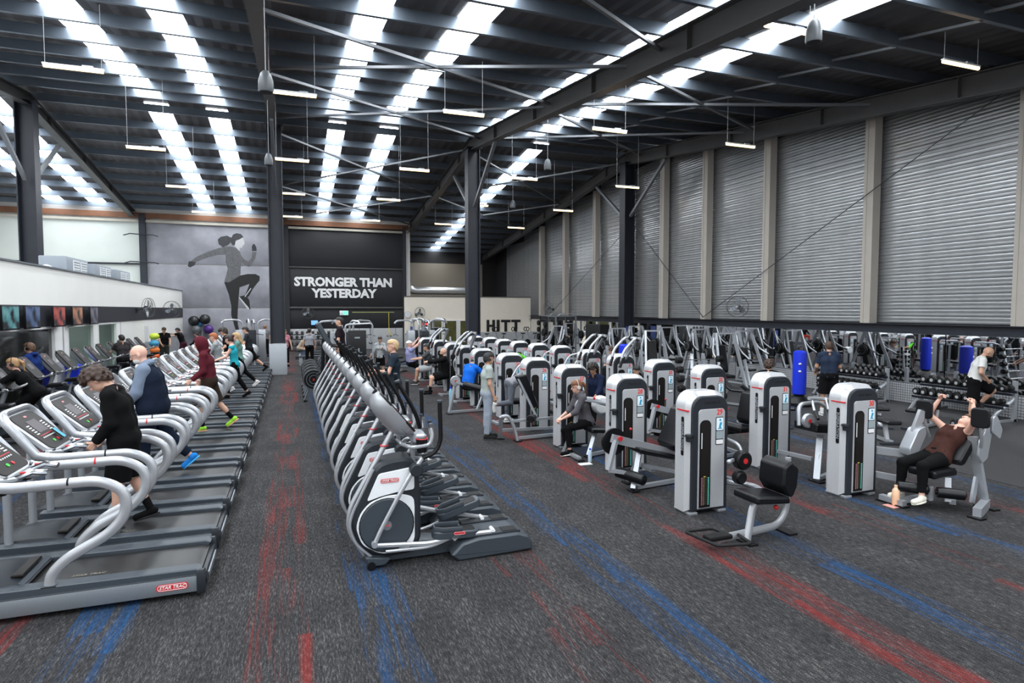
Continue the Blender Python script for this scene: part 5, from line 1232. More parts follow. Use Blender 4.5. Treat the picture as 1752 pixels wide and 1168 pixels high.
# far studio bikes along the cream wall
sb0 = empty('studio_bike', (0, 0, 0), 'x', 'exercise bike', 'studio bikes under the HITT letters')
tb(sb0, 'frame', [(-.45, 0, .05), (-.15, 0, .6), (-.35, 0, 1.15)], [(-.15, 0, .5), (.35, 0, .9)], [(.45, 0, .05), (.0, 0, .35)], r=.035, m=silver)
MB().cyl((-.35, -.04, .35), (-.35, .04, .35), .26, black, 20, ch=.01).build('flywheel', sb0); b = MB(); b.ring((-.45, -.12, 1.3), .13, .03, black, 'y', 14, 6); b.ring((-.45, .12, 1.3), .13, .03, black, 'y', 14, 6); b.build('handlebar', sb0); pad([(.25, .95), (.25, 1.02), (.52, 1.02), (.52, .95)], -.1, .1, sb0, 'saddle'); tb(sb0, 'saddle_post', [(.35, 0, .6), (.38, 0, .96)], r=.025, m=black); bars(sb0, 'foot_bar', ((-.5, -.25, .03), (-.5, .25, .03)), ((.5, -.25, .03), (.5, .25, .03)), m=black)
for i, x in enumerate((13.2, 14.6, 15.5, 12.0)):
    t = 'dark studio bike in front of the cream wall, %s' % ['below the H', 'below the last T', 'beside the mirror corner', 'left of the letters'][i]
    if i == 0: sb0.location = (x, 38.6, 0); sb0['label'] = t; sb0['group'] = 'studio bikes at the cream wall'; sb0.rotation_euler = (0, 0, .4)
    else: dup(sb0, (x, 38.6, 0), .4, t, 'studio bikes at the cream wall')
# wooden platform seen behind machine 10
o = MB().box((0, 0, .03), (3.0, 2.2, .06), mat('plywood', (.42, .25, .11), .6, noise=.2), .005).build('lifting_platform'); o.location = (10.6, 26.9, .0); tag(o, 'plywood lifting platform behind the weight machines', 'platform')
# bottles and small things
def bottle(loc, lab, c, h=.25, r=.035, cap=None):
    o = empty('water_bottle', loc, lab, 'bottle')
    b = MB(); b.tube([(0, 0, 0), (0, 0, .01), (0, 0, h * .75), (0, 0, h * .85), (0, 0, h * .9)], [r * .9, r, r, r * .6, r * .45], mat('bottle_' + lab[:8].replace(' ', ''), c, .2), 14); b.build('body', o)
    b = MB(); b.cyl((0, 0, h * .9), (0, 0, h), r * .5, cap or white_p, 12); b.build('cap', o)
    return o
peach = mat('peach_plastic', (.85, .52, .33), .4)
o = bottle((7.50, 5.66, .006), 'peach coloured flask standing at the foot of machine 30', (.85, .52, .33), .27, .045, peach)
tb(o, 'handle', [(.03, 0, .23), (.06, 0, .25), (.05, 0, .19)], r=.007, m=peach)
o = MB().box((0, 0, .003), (.28, .16, .006), mat('pink_card', (.65, .30, .25), .5), .001).build('coaster'); o.location = (7.50, 5.66, 0); tag(o, 'flat salmon coloured tray under the peach flask', 'tray')
bottle((4.74, 9.1, 0), 'clear water bottle with blue cap by the seated woman', (.45, .55, .65), .24, .034, blue_p)
bottle((4.05, 16.0, 0), 'tall clear blue water bottle behind the standing man', (.25, .5, .65), .5, .05, blue_p)
o = MB().box((0, 0, .006), (.22, .12, .012), white_ink, .003).build('folded_paper'); o.location = (4.60, 9.0, 0); tag(o, 'small white cloth on the carpet beside the clear bottle', 'cloth')
o = empty('smartphone', (-2.36, TY[1] + .12, 1.295), 'phone with teal screen resting on the second treadmill console', 'phone')
o.rotation_euler = (0, math.radians(43), 0)
MB().box((0, 0, 0), (.15, .075, .012), black, .003).build('case', o); MB().box((0, 0, .0065), (.14, .067, .001), mat('teal_screen', (.02, .2, .3), .3, emit=(.05, .35, .5), es=.6)).build('screen', o)
o = empty('waste_bin', (-5.92, 20.55, 0), 'blue bin standing against the white pier behind the bikes', 'bin')
MB().prism(rrect(.34, .5, .06), 0, .95, 'z', blue_p, .02).build('bin_body', o); MB().prism(rrect(.36, .52, .06), .95, 1.02, 'z', blue_p, .015).build('lid', o)
# dark cupboard boards seen below the beam
o = MB().box((0, 0, .95), (.5, 1.5, 1.9), black, .01).build('storage_cabinet'); o.location = (14.0, 26.2, 0); tag(o, 'tall black cabinet right of the right hand column', 'cabinet')
# ================================================================ PEOPLE (one continuous implicit surface each)
def surf(prims, h, k=.02, clips=(), noise=None):
    """prims: ('c',a,b,ra,rb,clip) tapered capsule, ('e',c,R,radii) ellipsoid (R columns = axes). Surface nets."""
    lo = np.full(3, 1e9); hi = -lo
    for p in prims:
        if p[0] == 'c':
            for q, r in ((p[1], p[3]), (p[2], p[4])):
                lo = np.minimum(lo, np.array(q) - r); hi = np.maximum(hi, np.array(q) + r)
        else:
            r = max(p[3]); lo = np.minimum(lo, np.array(p[1]) - r); hi = np.maximum(hi, np.array(p[1]) + r)
    lo -= 3 * h; hi += 3 * h
    n = np.ceil((hi - lo) / h).astype(int) + 1
    D = np.full(n, 1.0, np.float32)
    ax = [lo[i] + h * np.arange(n[i]) for i in range(3)]
    for p in prims:
        m = k + 2.5 * h
        if p[0] == 'c':
            a = np.array(p[1], float); b = np.array(p[2], float); ra, rb = p[3], p[4]
            l = np.minimum(a - ra, b - rb) - m; u = np.maximum(a + ra, b + rb) + m
        else:
            a = np.array(p[1], float); r = max(p[3]); l = a - r - m; u = a + r + m
        i0 = np.maximum(0, np.floor((l - lo) / h).astype(int)); i1 = np.minimum(n, np.ceil((u - lo) / h).astype(int) + 1)
        if (i1 <= i0).any(): continue
        X = ax[0][i0[0]:i1[0]][:, None, None]; Y = ax[1][i0[1]:i1[1]][None, :, None]; Z = ax[2][i0[2]:i1[2]][None, None, :]
        if p[0] == 'c':
            ab = b - a; L2 = max(ab @ ab, 1e-9)
            dx, dy, dz = X - a[0], Y - a[1], Z - a[2]
            t = np.clip((dx * ab[0] + dy * ab[1] + dz * ab[2]) / L2, 0, 1)
            d = np.sqrt((dx - ab[0] * t) ** 2 + (dy - ab[1] * t) ** 2 + (dz - ab[2] * t) ** 2) - (ra + (rb - ra) * t)
            if len(p) > 5 and p[5]:   # flat end at b
                e = ab / math.sqrt(L2); dd = (X - b[0]) * e[0] + (Y - b[1]) * e[1] + (Z - b[2]) * e[2]; d = np.maximum(d, dd)
        else:
            R = np.array(p[2]); rr = p[3]; dx, dy, dz = X - a[0], Y - a[1], Z - a[2]
            q = [(dx * R[i][0] + dy * R[i][1] + dz * R[i][2]) for i in range(3)]
            g = np.sqrt((q[0] / rr[0]) ** 2 + (q[1] / rr[1]) ** 2 + (q[2] / rr[2]) ** 2)
            g2 = np.sqrt((q[0] / rr[0] ** 2) ** 2 + (q[1] / rr[1] ** 2) ** 2 + (q[2] / rr[2] ** 2) ** 2) + 1e-9
            d = g * (g - 1) / g2
        S_ = D[i0[0]:i1[0], i0[1]:i1[1], i0[2]:i1[2]]
        hh = np.maximum(k - np.abs(S_ - d), 0) / k
        D[i0[0]:i1[0], i0[1]:i1[1], i0[2]:i1[2]] = np.minimum(S_, d) - hh * hh * k * .25
    XX, YY, ZZ = ax[0][:, None, None], ax[1][None, :, None], ax[2][None, None, :]
    for c, nn in clips:   # keep the side where (p-c).n < 0
        D = np.maximum(D, (XX - c[0]) * nn[0] + (YY - c[1]) * nn[1] + (ZZ - c[2]) * nn[2])
    if noise: D = D + noise[0] * (np.sin(noise[1] * XX + 1) * np.sin(noise[1] * YY * 1.1 + 2) * np.sin(noise[1] * ZZ * .9) )
    In = D < 0
    def c8(A): return [A[i:A.shape[0] - 1 + i, j:A.shape[1] - 1 + j, l:A.shape[2] - 1 + l] for i in (0, 1) for j in (0, 1) for l in (0, 1)]
    cn = c8(In); cnt = sum(c.astype(np.int8) for c in cn); act = (cnt > 0) & (cnt < 8)
    idx = -np.ones(act.shape, np.int32); cells = np.argwhere(act); idx[act] = np.arange(len(cells))
    if not len(cells): return None
    offs = [(i, j, l) for i in (0, 1) for j in (0, 1) for l in (0, 1)]
    vals = [D[cells[:, 0] + o[0], cells[:, 1] + o[1], cells[:, 2] + o[2]] for o in offs]
    acc = np.zeros((len(cells), 3)); w = np.zeros(len(cells))
    for a in range(8):
        for b in range(a + 1, 8):
            if sum(abs(offs[a][i] - offs[b][i]) for i in range(3)) != 1: continue
            va, vb = vals[a], vals[b]; s = (va < 0) != (vb < 0)
            t = np.where(s, va / np.where(s, va - vb, 1), 0)
            oa = np.array(offs[a]); ob = np.array(offs[b])
            acc += np.where(s[:, None], oa + (ob - oa) * t[:, None], 0); w += s
    V = lo + h * (cells + acc / w[:, None])
    F = []
    for d in range(3):
        e1, e2 = [(1, 2), (2, 0), (0, 1)][d]
        sl0 = [slice(None)] * 3; sl1 = [slice(None)] * 3; sl0[d] = slice(0, -1); sl1[d] = slice(1, None)
        s = In[tuple(sl0)] != In[tuple(sl1)]
        P_ = np.argwhere(s); P_ = P_[(P_[:, e1] > 0) & (P_[:, e2] > 0) & (P_[:, e1] < act.shape[e1]) & (P_[:, e2] < act.shape[e2])]
        flip = In[P_[:, 0], P_[:, 1], P_[:, 2]]
        q = []
        for (u, v) in ((-1, -1), (0, -1), (0, 0), (-1, 0)):
            Q = P_.copy(); Q[:, e1] += u; Q[:, e2] += v; q.append(idx[Q[:, 0], Q[:, 1], Q[:, 2]])
        q = np.stack(q, 1); q[~flip] = q[~flip][:, ::-1]; F.append(q)
    F = np.concatenate(F); F = F[(F >= 0).all(1)]
    return V, F
def npmesh(name, parts, parent, m):
    vs = []; fs = []; o = 0
    for r in parts:
        if r is None: continue
        vs.append(r[0]); fs.append(r[1] + o); o += len(r[0])
    if not vs: return None
    V = np.concatenate(vs).astype(np.float32); F = np.concatenate(fs).astype(np.int32)
    me = bpy.data.meshes.new(name); me.vertices.add(len(V)); me.vertices.foreach_set('co', V.ravel())
    me.loops.add(len(F) * 4); me.loops.foreach_set('vertex_index', F.ravel())
    me.polygons.add(len(F)); me.polygons.foreach_set('loop_start', np.arange(len(F), dtype=np.int32) * 4)
    me.polygons.foreach_set('use_smooth', np.ones(len(F), bool)); me.update(calc_edges=True); me.materials.append(m)
    ob = bpy.data.objects.new(name, me); COL.objects.link(ob); ob.parent = parent
    return ob
def col_cloth(c): return mat('cloth_%02x%02x%02x' % tuple(int(min(1, x) * 255) for x in c), c, .9, noise=.14, nscale=30, bump=.12, spec=.12)
def col_skin(c): return mat('skin_%02x%02x%02x' % tuple(int(x * 255) for x in c), c, .5, noise=.05, nscale=15)
SK_L = (.62, .36, .26); SK_M = (.48, .27, .18); SK_D = (.34, .18, .11); SK_P = (.66, .38, .29)
def person(label, loc, rz, pose, h=1.75, g=1., skin=SK_L, shirt=None, sleeve=.5, pants=None, leg=.5, hair='short', hc=(.03, .018, .01), shoe=(.02, .02, .02), sole=None,
           res=.016, fem=False, sock=None, vest=None, phones=None, beard=None, belly=0., seat=None, hem=.06, glasses=False, grip=.4, group=None, neckl=.0, hood_c=None):
    o = empty('person', loc, label, 'person', group, rz)
    K = h / 1.75
    A = np.array
    lean = math.radians(pose.get('lean', 0)); sl, cl = math.sin(lean), math.cos(lean)
    bow = math.radians(pose.get('bow', pose.get('lean', 0)))     # upper back angle
    up = A([sl, 0, cl]); fw = A([cl, 0, -sl]); lf = A([0., 1, 0])
    up2 = A([math.sin(bow), 0, math.cos(bow)]); fw2 = A([math.cos(bow), 0, -math.sin(bow)])
    tw = math.radians(pose.get('twist', 0)); lf2 = A([-math.sin(tw), math.cos(tw), 0])
    def dr(a, b, s):
        a, b = math.radians(a), math.radians(b); return A([math.sin(a) * math.cos(b), s * math.sin(b), -math.cos(a) * math.cos(b)])
    pel = A([0, 0, 0.]); waist = pel + up * .16 * K; chest = waist + (up * .4 + up2 * .6) * .20 * K; nb = chest + up2 * .16 * K
    SW = (.155 if fem else .175) * K; HW = .085 * K
    hn = math.radians(pose.get('head', 0)) ; hy = math.radians(pose.get('yaw', 0))
    hup = A([math.sin(hn), 0, math.cos(hn)]); hfw = A([math.cos(hn) * math.cos(hy), math.sin(hy), -math.sin(hn) * math.cos(hy)]); hfw = hfw - hup * (hfw @ hup); hfw /= np.linalg.norm(hfw); hlf = np.cross(hup, hfw)
    nk = nb + (up2 * .4 + hup * .6) * .085 * K
    hc_ = nk + hup * .085 * K + hfw * .02 * K
    HR = [hfw, hlf, hup]
    J = {}
    for s, S_ in ((1, 'L'), (-1, 'R')):
        hip = pel + lf * s * HW - up * .01
        la = pose.get('l' + S_, (0, 3, 0, 2, 0)); th = dr(la[0], la[1], s); sh = dr(la[2], la[3], s)
        kn = hip + th * .425 * K; an = kn + sh * .415 * K
        fp = math.radians(la[4]); fy = math.radians(la[1] * .5) * s; ft = A([math.cos(fp) * math.cos(fy), math.sin(fy), math.sin(fp)])
        sho = nb - up2 * .035 * K + lf2 * s * SW
        aa = pose.get('a' + S_, (5, 8, 15, 5)); ua = dr(aa[0], aa[1], s); fa = dr(aa[2], aa[3], s)
        el = sho + ua * .285 * K; wr = el + fa * .25 * K
        J[S_] = dict(hip=hip, kn=kn, an=an, ft=ft, sh=sho, el=el, wr=wr, fa=fa, s=s, ua=ua, th=th, shk=sh)
    low = min(J[q]['an'][2] - .085 * K - max(0, -J[q]['ft'][2]) * .16 for q in 'LR')
    dz = (seat if seat is not None else -low)
    off = A([0, 0, dz])
    for q in 'LR':
        for n_ in ('hip', 'kn', 'an', 'sh', 'el', 'wr'): J[q][n_] = J[q][n_] + off
    pel, waist, chest, nb, nk, hc_ = [v + off for v in (pel, waist, chest, nb, nk, hc_)]
    def torso(e=0., low_=False, topc=True):
        P_ = []
        wr_, cr = (.083 if fem else .098) * g * K + e, (.098 if fem else .108) * (.5 + .5 * g) * K + e
        for s in (1, -1):
            hp = pel + lf * s * .072 * K * g; wa = waist + lf * s * (.045 if fem else .055) * K * g; ch = chest + lf2 * s * .075 * K
            P_.append(('c', hp, wa, .103 * g * K + e, wr_)); P_.append(('c', wa, ch, wr_, cr))
            P_.append(('c', ch, nb + lf2 * s * .10 * K - up2 * .03, cr, .066 * K + e * .7))
            P_.append(('c', nb + up2 * .03 * K, J['L' if s > 0 else 'R']['sh'], .042 * K + e * .7, .056 * K + e * .8))
            if fem: P_.append(('c', chest + lf2 * s * .07 * K + fw2 * .05 * K, chest + lf2 * s * .07 * K + fw2 * .085 * K - up2 * .02, .055 * K + e * .5, .048 * K + e * .5))
        P_.append(('c', pel - fw * .03 * K + lf * .05, pel - fw * .03 * K - lf * .05, .098 * g * K + e, .098 * g * K + e))
        if belly: P_.append(('e', waist + fw * (.05 + belly) * K + up * .02, [fw, lf, up], (.13 * K + e, .16 * K + e, .16 * K + e)))
        return P_
    body = torso()
    body += [('c', nb + up2 * .01, nk + hup * .03 * K, .056 * K, .050 * K)]
    gl = 1. if g > 1 else g
    for q in 'LR':
        j = J[q]
        body += [('c', j['sh'], j['el'], .047 * K * g, .037 * K * g), ('c', j['el'], j['wr'], .038 * K * g, .025 * K)]
        body += [('c', j['hip'], j['kn'], .088 * K * g, .053 * K * g), ('c', j['kn'], j['an'], .050 * K * g, .034 * K)]
        body += [('c', j['kn'] + j['shk'] * .05 - A([.012, 0, 0]), j['kn'] + j['shk'] * .20 * K - A([.018, 0, 0]), .044 * K * g, .040 * K * g)]
    parts = [surf(body, res, .03)]
    # head in finer steps
    hr = min(res, .0065 if res < .012 else .009)
    head = [('e', hc_ + hup * .025 * K - hfw * .008 * K, HR, (.096 * K, .075 * K, .098 * K)), ('e', hc_ + hfw * .018 * K - hup * .045 * K, HR, (.068 * K, .056 * K, .068 * K)),
            ('c', hc_ + hfw * .062 * K - hup * .085 * K, hc_ + hfw * .06 * K - hup * .08 * K, .020 * K, .022 * K),
            ('c', hc_ + hfw * .086 * K + hup * .01 * K, hc_ + hfw * .104 * K - hup * .028 * K, .008 * K, .0125 * K),
            ('c', hc_ + hfw * .078 * K - hup * .052 * K + hlf * .014 * K, hc_ + hfw * .078 * K - hup * .052 * K - hlf * .014 * K, .0095 * K, .0095 * K),
            ('c', hc_ + hfw * .079 * K + hup * .030 * K + hlf * .03 * K, hc_ + hfw * .079 * K + hup * .030 * K - hlf * .03 * K, .010 * K, .010 * K),
            ('c', hc_ - hup * .05 * K - hfw * .02 * K, nk - hup * .01, .050 * K, .050 * K)]
    for s in (1, -1): head.append(('e', hc_ + hlf * s * .077 * K - hfw * .008 * K - hup * .005 * K, HR, (.018 * K, .009 * K, .031 * K)))
    parts.append(surf(head, hr, .014))
    # hands: palm, four fingers of different lengths, side thumb
    hh = min(res, .0055 if res < .012 else .008)
    for q in 'LR':
        j = J[q]; d = j['fa']; s = j['s']
        side = A([1., 0, 0]) if abs(d[2]) > .6 else A([0, -s * 1., 0])
        if 'palm' in pose: pn = A(pose['palm'], float)
        else: pn = A([0, -s * 1., 0]) if abs(d[2]) > .6 else A([0, 0, -1.])
        pn = pn - d * (pn @ d); pn /= np.linalg.norm(pn); sd = np.cross(d, pn); 
        if sd @ side < 0: sd = -sd
        w0 = j['wr']; hp = []
        for t, ln in ((.026, .92), (.009, 1.), (-.009, .95), (-.026, .78)):
            kb_ = w0 + d * .085 * K + sd * t * K; hp.append(('c', w0 + d * .02 * K + sd * t * .6 * K, kb_, .0135 * K, .0115 * K))
            a1 = .25 + grip * 1.1; a2 = a1 + .35 + grip * 1.2
            f1 = kb_ + (d * math.cos(a1) + pn * math.sin(a1)) * .040 * ln * K; f2 = f1 + (d * math.cos(a2) + pn * math.sin(a2)) * .042 * ln * K
            hp += [('c', kb_, f1, .0098 * K, .009 * K), ('c', f1, f2, .009 * K, .0072 * K)]
        t0 = w0 + d * .03 * K + sd * .025 * K; t1 = t0 + (d * .55 + sd * .75 + pn * .3) * .045 * K; t2 = t1 + (d * .85 + sd * .1 + pn * (.3 + grip * .5)) * .035 * K
        hp += [('c', t0, t1, .014 * K, .011 * K), ('c', t1, t2, .0105 * K, .008 * K), ('c', w0 - d * .03, w0 + d * .02 * K, .025 * K, .02 * K)]
        parts.append(surf(hp, hh, .006))
    npmesh('body', parts, o, col_skin(skin))
    # face features
    b = MB(); ink = mat('eye_dark', (.02, .015, .012), .3); ew = mat('eye_white', (.7, .7, .68), .3)
    Mh = Matrix(((hfw[0], hlf[0], hup[0], hc_[0]), (hfw[1], hlf[1], hup[1], hc_[1]), (hfw[2], hlf[2], hup[2], hc_[2]), (0, 0, 0, 1))) @ Matrix.Scale(K, 4)
    for s in (1, -1):
        b.ball((.079, s * .031, .008), (.008, .014, .008), ew, 8, 6, Mh); b.ball((.085, s * .031, .008), (.004, .006, .006), ink, 6, 5, Mh)
    b.build('eyes', o)
    b = MB(); brow = mat('brow_' + '%02x' % int(hc[0] * 255), tuple(x * .8 for x in hc), .8)
    for s in (1, -1): b.tube([Mh @ Vector((.088, s * .016, .030)), Mh @ Vector((.087, s * .034, .035)), Mh @ Vector((.078, s * .048, .030))], .0035 * K, brow, 5)
    b.build('eyebrows', o)
    MB().ball((.086, 0, -.054), (.006, .021, .0055), mat('lips', (.42, .14, .12), .5), 8, 5, Mh).build('lips', o)
    hm = mat('hair_%02x%02x%02x' % tuple(int(x * 255) for x in hc), hc, .6, noise=.4, nscale=60)
    cc = hc_ + hup * .027 * K - hfw * .010 * K
    def keep(nx, nz, dd): # keep region (p-cc).(nx*hfw+nz*hup) > dd
        v = hfw * nx + hup * nz; v /= np.linalg.norm(v); return (cc + v * dd, -v)
    hs = []; hk = .02
    if hair in ('short', 'curly', 'bun', 'pony', 'long', 'cap', 'curlylong'):
        e = {'curly': .038, 'curlylong': .045}.get(hair, .012) * K
        dome = [('e', cc, HR, (.098 * K + e, .078 * K + e, .098 * K + e)), ('e', cc - hfw * .03 * K - hup * .05 * K, HR, (.06 * K + e, .068 * K + e, .06 * K + e))]
        nz_ = (.020, 70.) if hair.startswith('curly') else ((.003, 90.) if res < .012 else None)
        hs.append(surf(dome, hr * (1.2 if hair == 'short' else 1.3), .02, [keep(-.80, .62, -.012 * K if hair != 'short' else -.005)], nz_))
        hs.append(surf([('e', cc + hup * .035 * K + hfw * .015 * K, HR, (.088 * K + e, .072 * K + e, .065 * K + e))], hr * 1.3, .01, [keep(.1, 1., .028 * K)], nz_)) 
    bk = cc - hfw * (.105) * K
    if hair == 'bun': hs.append(surf([('e', bk + hup * .05 * K, HR, (.045 * K, .045 * K, .045 * K))], hr * 1.3, .01))
    if hair == 'pony': hs.append(surf([('c', bk + hup * .03, bk - hfw * .05 * K - hup * .02 * K, .030 * K, .026 * K), ('c', bk - hfw * .05 * K - hup * .02 * K, bk - hfw * .05 * K - hup * .19 * K, .028 * K, .012 * K)], hr * 1.3, .02))
    if hair in ('long', 'curlylong'): hs.append(surf([('c', bk + hfw * .03 + hlf * .03, bk - hup * .22 * K + hlf * .04, .055 * K, .04 * K), ('c', bk + hfw * .03 - hlf * .03, bk - hup * .22 * K - hlf * .04, .055 * K, .04 * K)], hr * 1.4, .03, (), (.008, 60.)))
    if hs: npmesh('hair', hs, o, hm)
    if hair == 'cap' or hair == 'whitecap':
        cm = col_cloth(hood_c or (.75, .75, .75)); e = .02 * K
        hs = [surf([('e', cc + hup * .01, HR, (.100 * K + e, .080 * K + e, .095 * K + e))], hr, .01, [keep(0, 1, .03 * K)]), surf([('e', cc + hfw * .11 * K + hup * .035 * K, HR, (.07 * K, .06 * K, .008 * K))], .004, .005)]
        npmesh('cap', hs, o, cm)
    if hair == 'hood':
        e = .035 * K
        npmesh('hood', [surf([('e', cc - hup * .01, HR, (.10 * K + e, .085 * K + e, .11 * K + e)), ('c', cc - hfw * .03 - hup * .08 * K, nb + up2 * .02, .085 * K, .09 * K)], hr * 1.4, .03, [(cc + hfw * .075 * K, hfw)])], o, col_cloth(shirt))
    if beard: npmesh('beard', [surf([('e', hc_ + hfw * .030 * K - hup * .065 * K, HR, (.062 * K, .056 * K, .052 * K))], hr, .01, [(hc_ - hup * .045 * K, hup)])], o, mat('beard_%02x' % int(beard[0] * 255), beard, .8))
    if phones:
        b = MB(); pm_ = mat('headphones_%02x' % int(phones[0] * 255), phones, .4)
        arc = [Mh @ Vector((-.01, .09 * math.cos(t), .03 + .105 * math.sin(t))) for t in [math.pi * i / 12 for i in range(13)]]
        b.tube(arc, .010 * K, pm_, 6, prof=(.014, .006))
        hpn = b.build('headphones', o)
        for s in (1, -1):
            b = MB(); b.cyl(Mh @ Vector((-.01, s * .075, -.005)), Mh @ Vector((-.01, s * .108, -.005)), .036 * K, pm_, 14, ch=.006); b.build('ear_cup', hpn)
    if glasses:
        b = MB()
        for s in (1, -1):
            b.tube([Mh @ Vector((.094, s * .032 + .018 * math.cos(t), .006 + .014 * math.sin(t))) for t in [math.pi / 6 * i for i in range(12)]], .0018, black, 4, True)
            b.tube([Mh @ Vector((.094, s * .05, .01)), Mh @ Vector((.0, s * .082, .012))], .002, black, 4)
        b.tube([Mh @ Vector((.096, -.014, .01)), Mh @ Vector((.096, .014, .01))], .002, black, 4); b.build('glasses', o)
    # clothes
    cres = max(res * .9, .010)
    if shirt:
        e = .014 * K
        P_ = torso(e)
        if sleeve >= 0:
            for q in 'LR':
                j = J[q]; L1, L2 = .285 * K, .25 * K; tot = sleeve * (L1 + L2)
                if tot <= L1: 
                    if tot > .02: P_.append(('c', j['sh'], j['sh'] + j['ua'] * tot, .056 * K * g + e * .6, .052 * K * g + e, True))
                else:
                    P_.append(('c', j['sh'], j['el'], .050 * K * g + e, .042 * K * g + e)); P_.append(('c', j['el'], j['el'] + j['fa'] * (tot - L1), .042 * K * g + e, .032 * K * g + e, True))
        hemc = pel - up * hem * K
        cl_ = [(hemc, -up)]
        if neckl >= 0: cl_.append((nb + up2 * (.062 - neckl) * K, up2))
        if hair == 'hood' or hood_c and hair != 'cap' and hair != 'whitecap': P_.append(('e', nb - fw2 * .05 * K + up2 * .04 * K, [fw2, lf, up2], (.075 * K, .10 * K, .05 * K)))
        if hood_c and hair not in ('cap', 'whitecap', 'hood'): cl_ = cl_[:1]
        npmesh('shirt' if sleeve < .6 else 'jumper', [surf(P_, cres, .03, cl_, (.003, 38.))], o, col_cloth(shirt))
    if vest:
        P_ = torso(.034 * K); P_ = [p for i, p in enumerate(P_) if i % (5 if fem else 4) != 3 or i > 7]; npmesh('vest', [surf(P_, cres, .03, [(pel - up * .10 * K, -up), (nb + up2 * .035 * K, up2)], (.003, 30.))], o, col_cloth(vest))
    if pants:
        e = .016 * K if leg > .3 and not fem else .008 * K
        P_ = [('c', pel + lf * .072 * K * g, waist * .5 + pel * .5 + lf * .06 * K, .106 * g * K + e, .098 * g * K + e), ('c', pel - lf * .072 * K * g, waist * .5 + pel * .5 - lf * .06 * K, .106 * g * K + e, .098 * g * K + e), ('c', pel - fw * .03 * K + lf * .05, pel - fw * .03 * K - lf * .05, .10 * g * K + e, .10 * g * K + e)]
        for q in 'LR':
            j = J[q]; tot = leg * .84 * K
            fl_ = .02 if leg < .6 else 0
            if tot <= .425 * K: P_.append(('c', j['hip'], j['hip'] + j['th'] * tot, .09 * K * g + e, (.075 + fl_) * K * g + e, True))
            else:
                P_.append(('c', j['hip'], j['kn'], .09 * K * g + e, .056 * K * g + e)); P_.append(('c', j['kn'], j['kn'] + j['shk'] * (tot - .425 * K), .055 * K * g + e, .042 * K + e, True))
                if not fem or True: P_.append(('c', j['kn'] + j['shk'] * .05 - A([.012, 0, 0]), j['kn'] + j['shk'] * min(.2 * K, tot - .43 * K if tot > .5 else .02) - A([.018, 0, 0]), .045 * K * g + e, .041 * K * g + e))
        npmesh('trousers' if leg > .6 else 'shorts', [surf(P_, cres, .025, [(waist - up * .075 * K, up)], (.003, 34.))], o, col_cloth(pants))
    for q in 'LR':
        j = J[q]; f = j['ft']; an = j['an']; fu = A([-f[2], 0, f[0]]); fl2 = np.cross(fu, f)
        sc_ = an - fu * .045 * K
        P_ = [('c', an - fu * .03 * K - f * .035 * K, sc_ + f * .155 * K, .037 * K, .028 * K), ('c', sc_ + f * .06 * K, sc_ + f * .15 * K - fl2 * .0, .036 * K, .036 * K), ('c', an + fu * .01, an - fu * .03, .036 * K, .040 * K)]
        sh_ = npmesh('shoe', [surf(P_, max(res * .7, .008), .02, [(an - fu * .077 * K, -fu)])], o, col_cloth(shoe))
        P_ = [('e', sc_ + f * .055 * K - fu * .030 * K, [f, fl2, fu], (.135 * K, .047 * K, .022 * K))]
        npmesh('sole', [surf(P_, .008, .01, [(an - fu * .062 * K, fu), (an - fu * .084 * K, -fu)])], sh_, col_cloth(sole or tuple(min(1, c * 1.3 + .02) for c in shoe)))
        if sock:
            npmesh('sock', [surf([('c', an + fu * .02, an - j['shk'] * sock[1] * K, .039 * K, .043 * K, True)], .01, .01)], o, col_cloth(sock[0]))
    return o
PI = 180
blk = (.0045, .0045, .005); navy = (.008, .013, .027)
TRD = .245
walk = lambda **k: dict(dict(lean=3, bow=10, head=20, lL=(18, 3, 8, 2, 0), lR=(-12, 3, -32, 2, -28), aL=(2, 8, 50, 4), aR=(-8, 8, 35, 4)), **k)
W_ = math.pi   # facing -X
# -- treadmill users
person('curly haired young man in a black top and black shorts on a treadmill', (-1.74, TY[1], TRD), W_, walk(lean=4, bow=16, head=48, aL=(-4, 6, 38, -12), aR=(-4, 6, 38, -12), lL=(6, 3, 2, 2, 0), lR=(-6, 3, -22, 2, -15)), 1.80, 1.12, SK_L, blk, .98, blk, .5, 'curly', (.032, .014, .007), blk, res=.0105, sock=(blk, .14), hem=.12)
person('bald white bearded man in a navy vest on a treadmill', (-1.88, TY[3], TRD), W_, walk(lean=3, bow=12, head=18, aL=(14, 8, 42, 0), aR=(14, 8, 42, 0), lL=(14, 3, 4, 2, 0), lR=(-18, 3, -42, 2, -40)), 1.90, 1.38, SK_P, (.16, .20, .27), .96, navy, .95, 'none', (.5, .48, .45), (.02, .22, .65), (.1, .5, .9), res=.0105, vest=navy, beard=(.6, .58, .55), belly=.04, glasses=True, hem=.08, hood_c=(.2, .2, .2))
person('walker in a maroon hooded jumper and green shoes on a treadmill', (-1.55, TY[6] + .05, TRD), W_, walk(lean=3, bow=12, head=15, lL=(14, 3, 2, 2, 0), lR=(-16, 3, -38, 2, -38)), 1.84, 1.05, SK_L, (.085, .012, .02), .98, (.03, .02, .015), .5, 'hood', (.03, .02, .01), (.35, .75, .06), (.8, .4, .25), res=.013, sock=(blk, .16), hem=.14)
person('woman in a turquoise singlet with dark hair and headphones on a treadmill', (-1.45, TY[10], TRD), W_, walk(head=15, aL=(28, 6, 70, 0), aR=(28, 6, 70, 0)), 1.70, .95, SK_P, (.02, .33, .40), 0, blk, .92, 'bun', (.03, .015, .01), blk, res=.016, fem=True, phones=blk, hem=.10, neckl=.05)
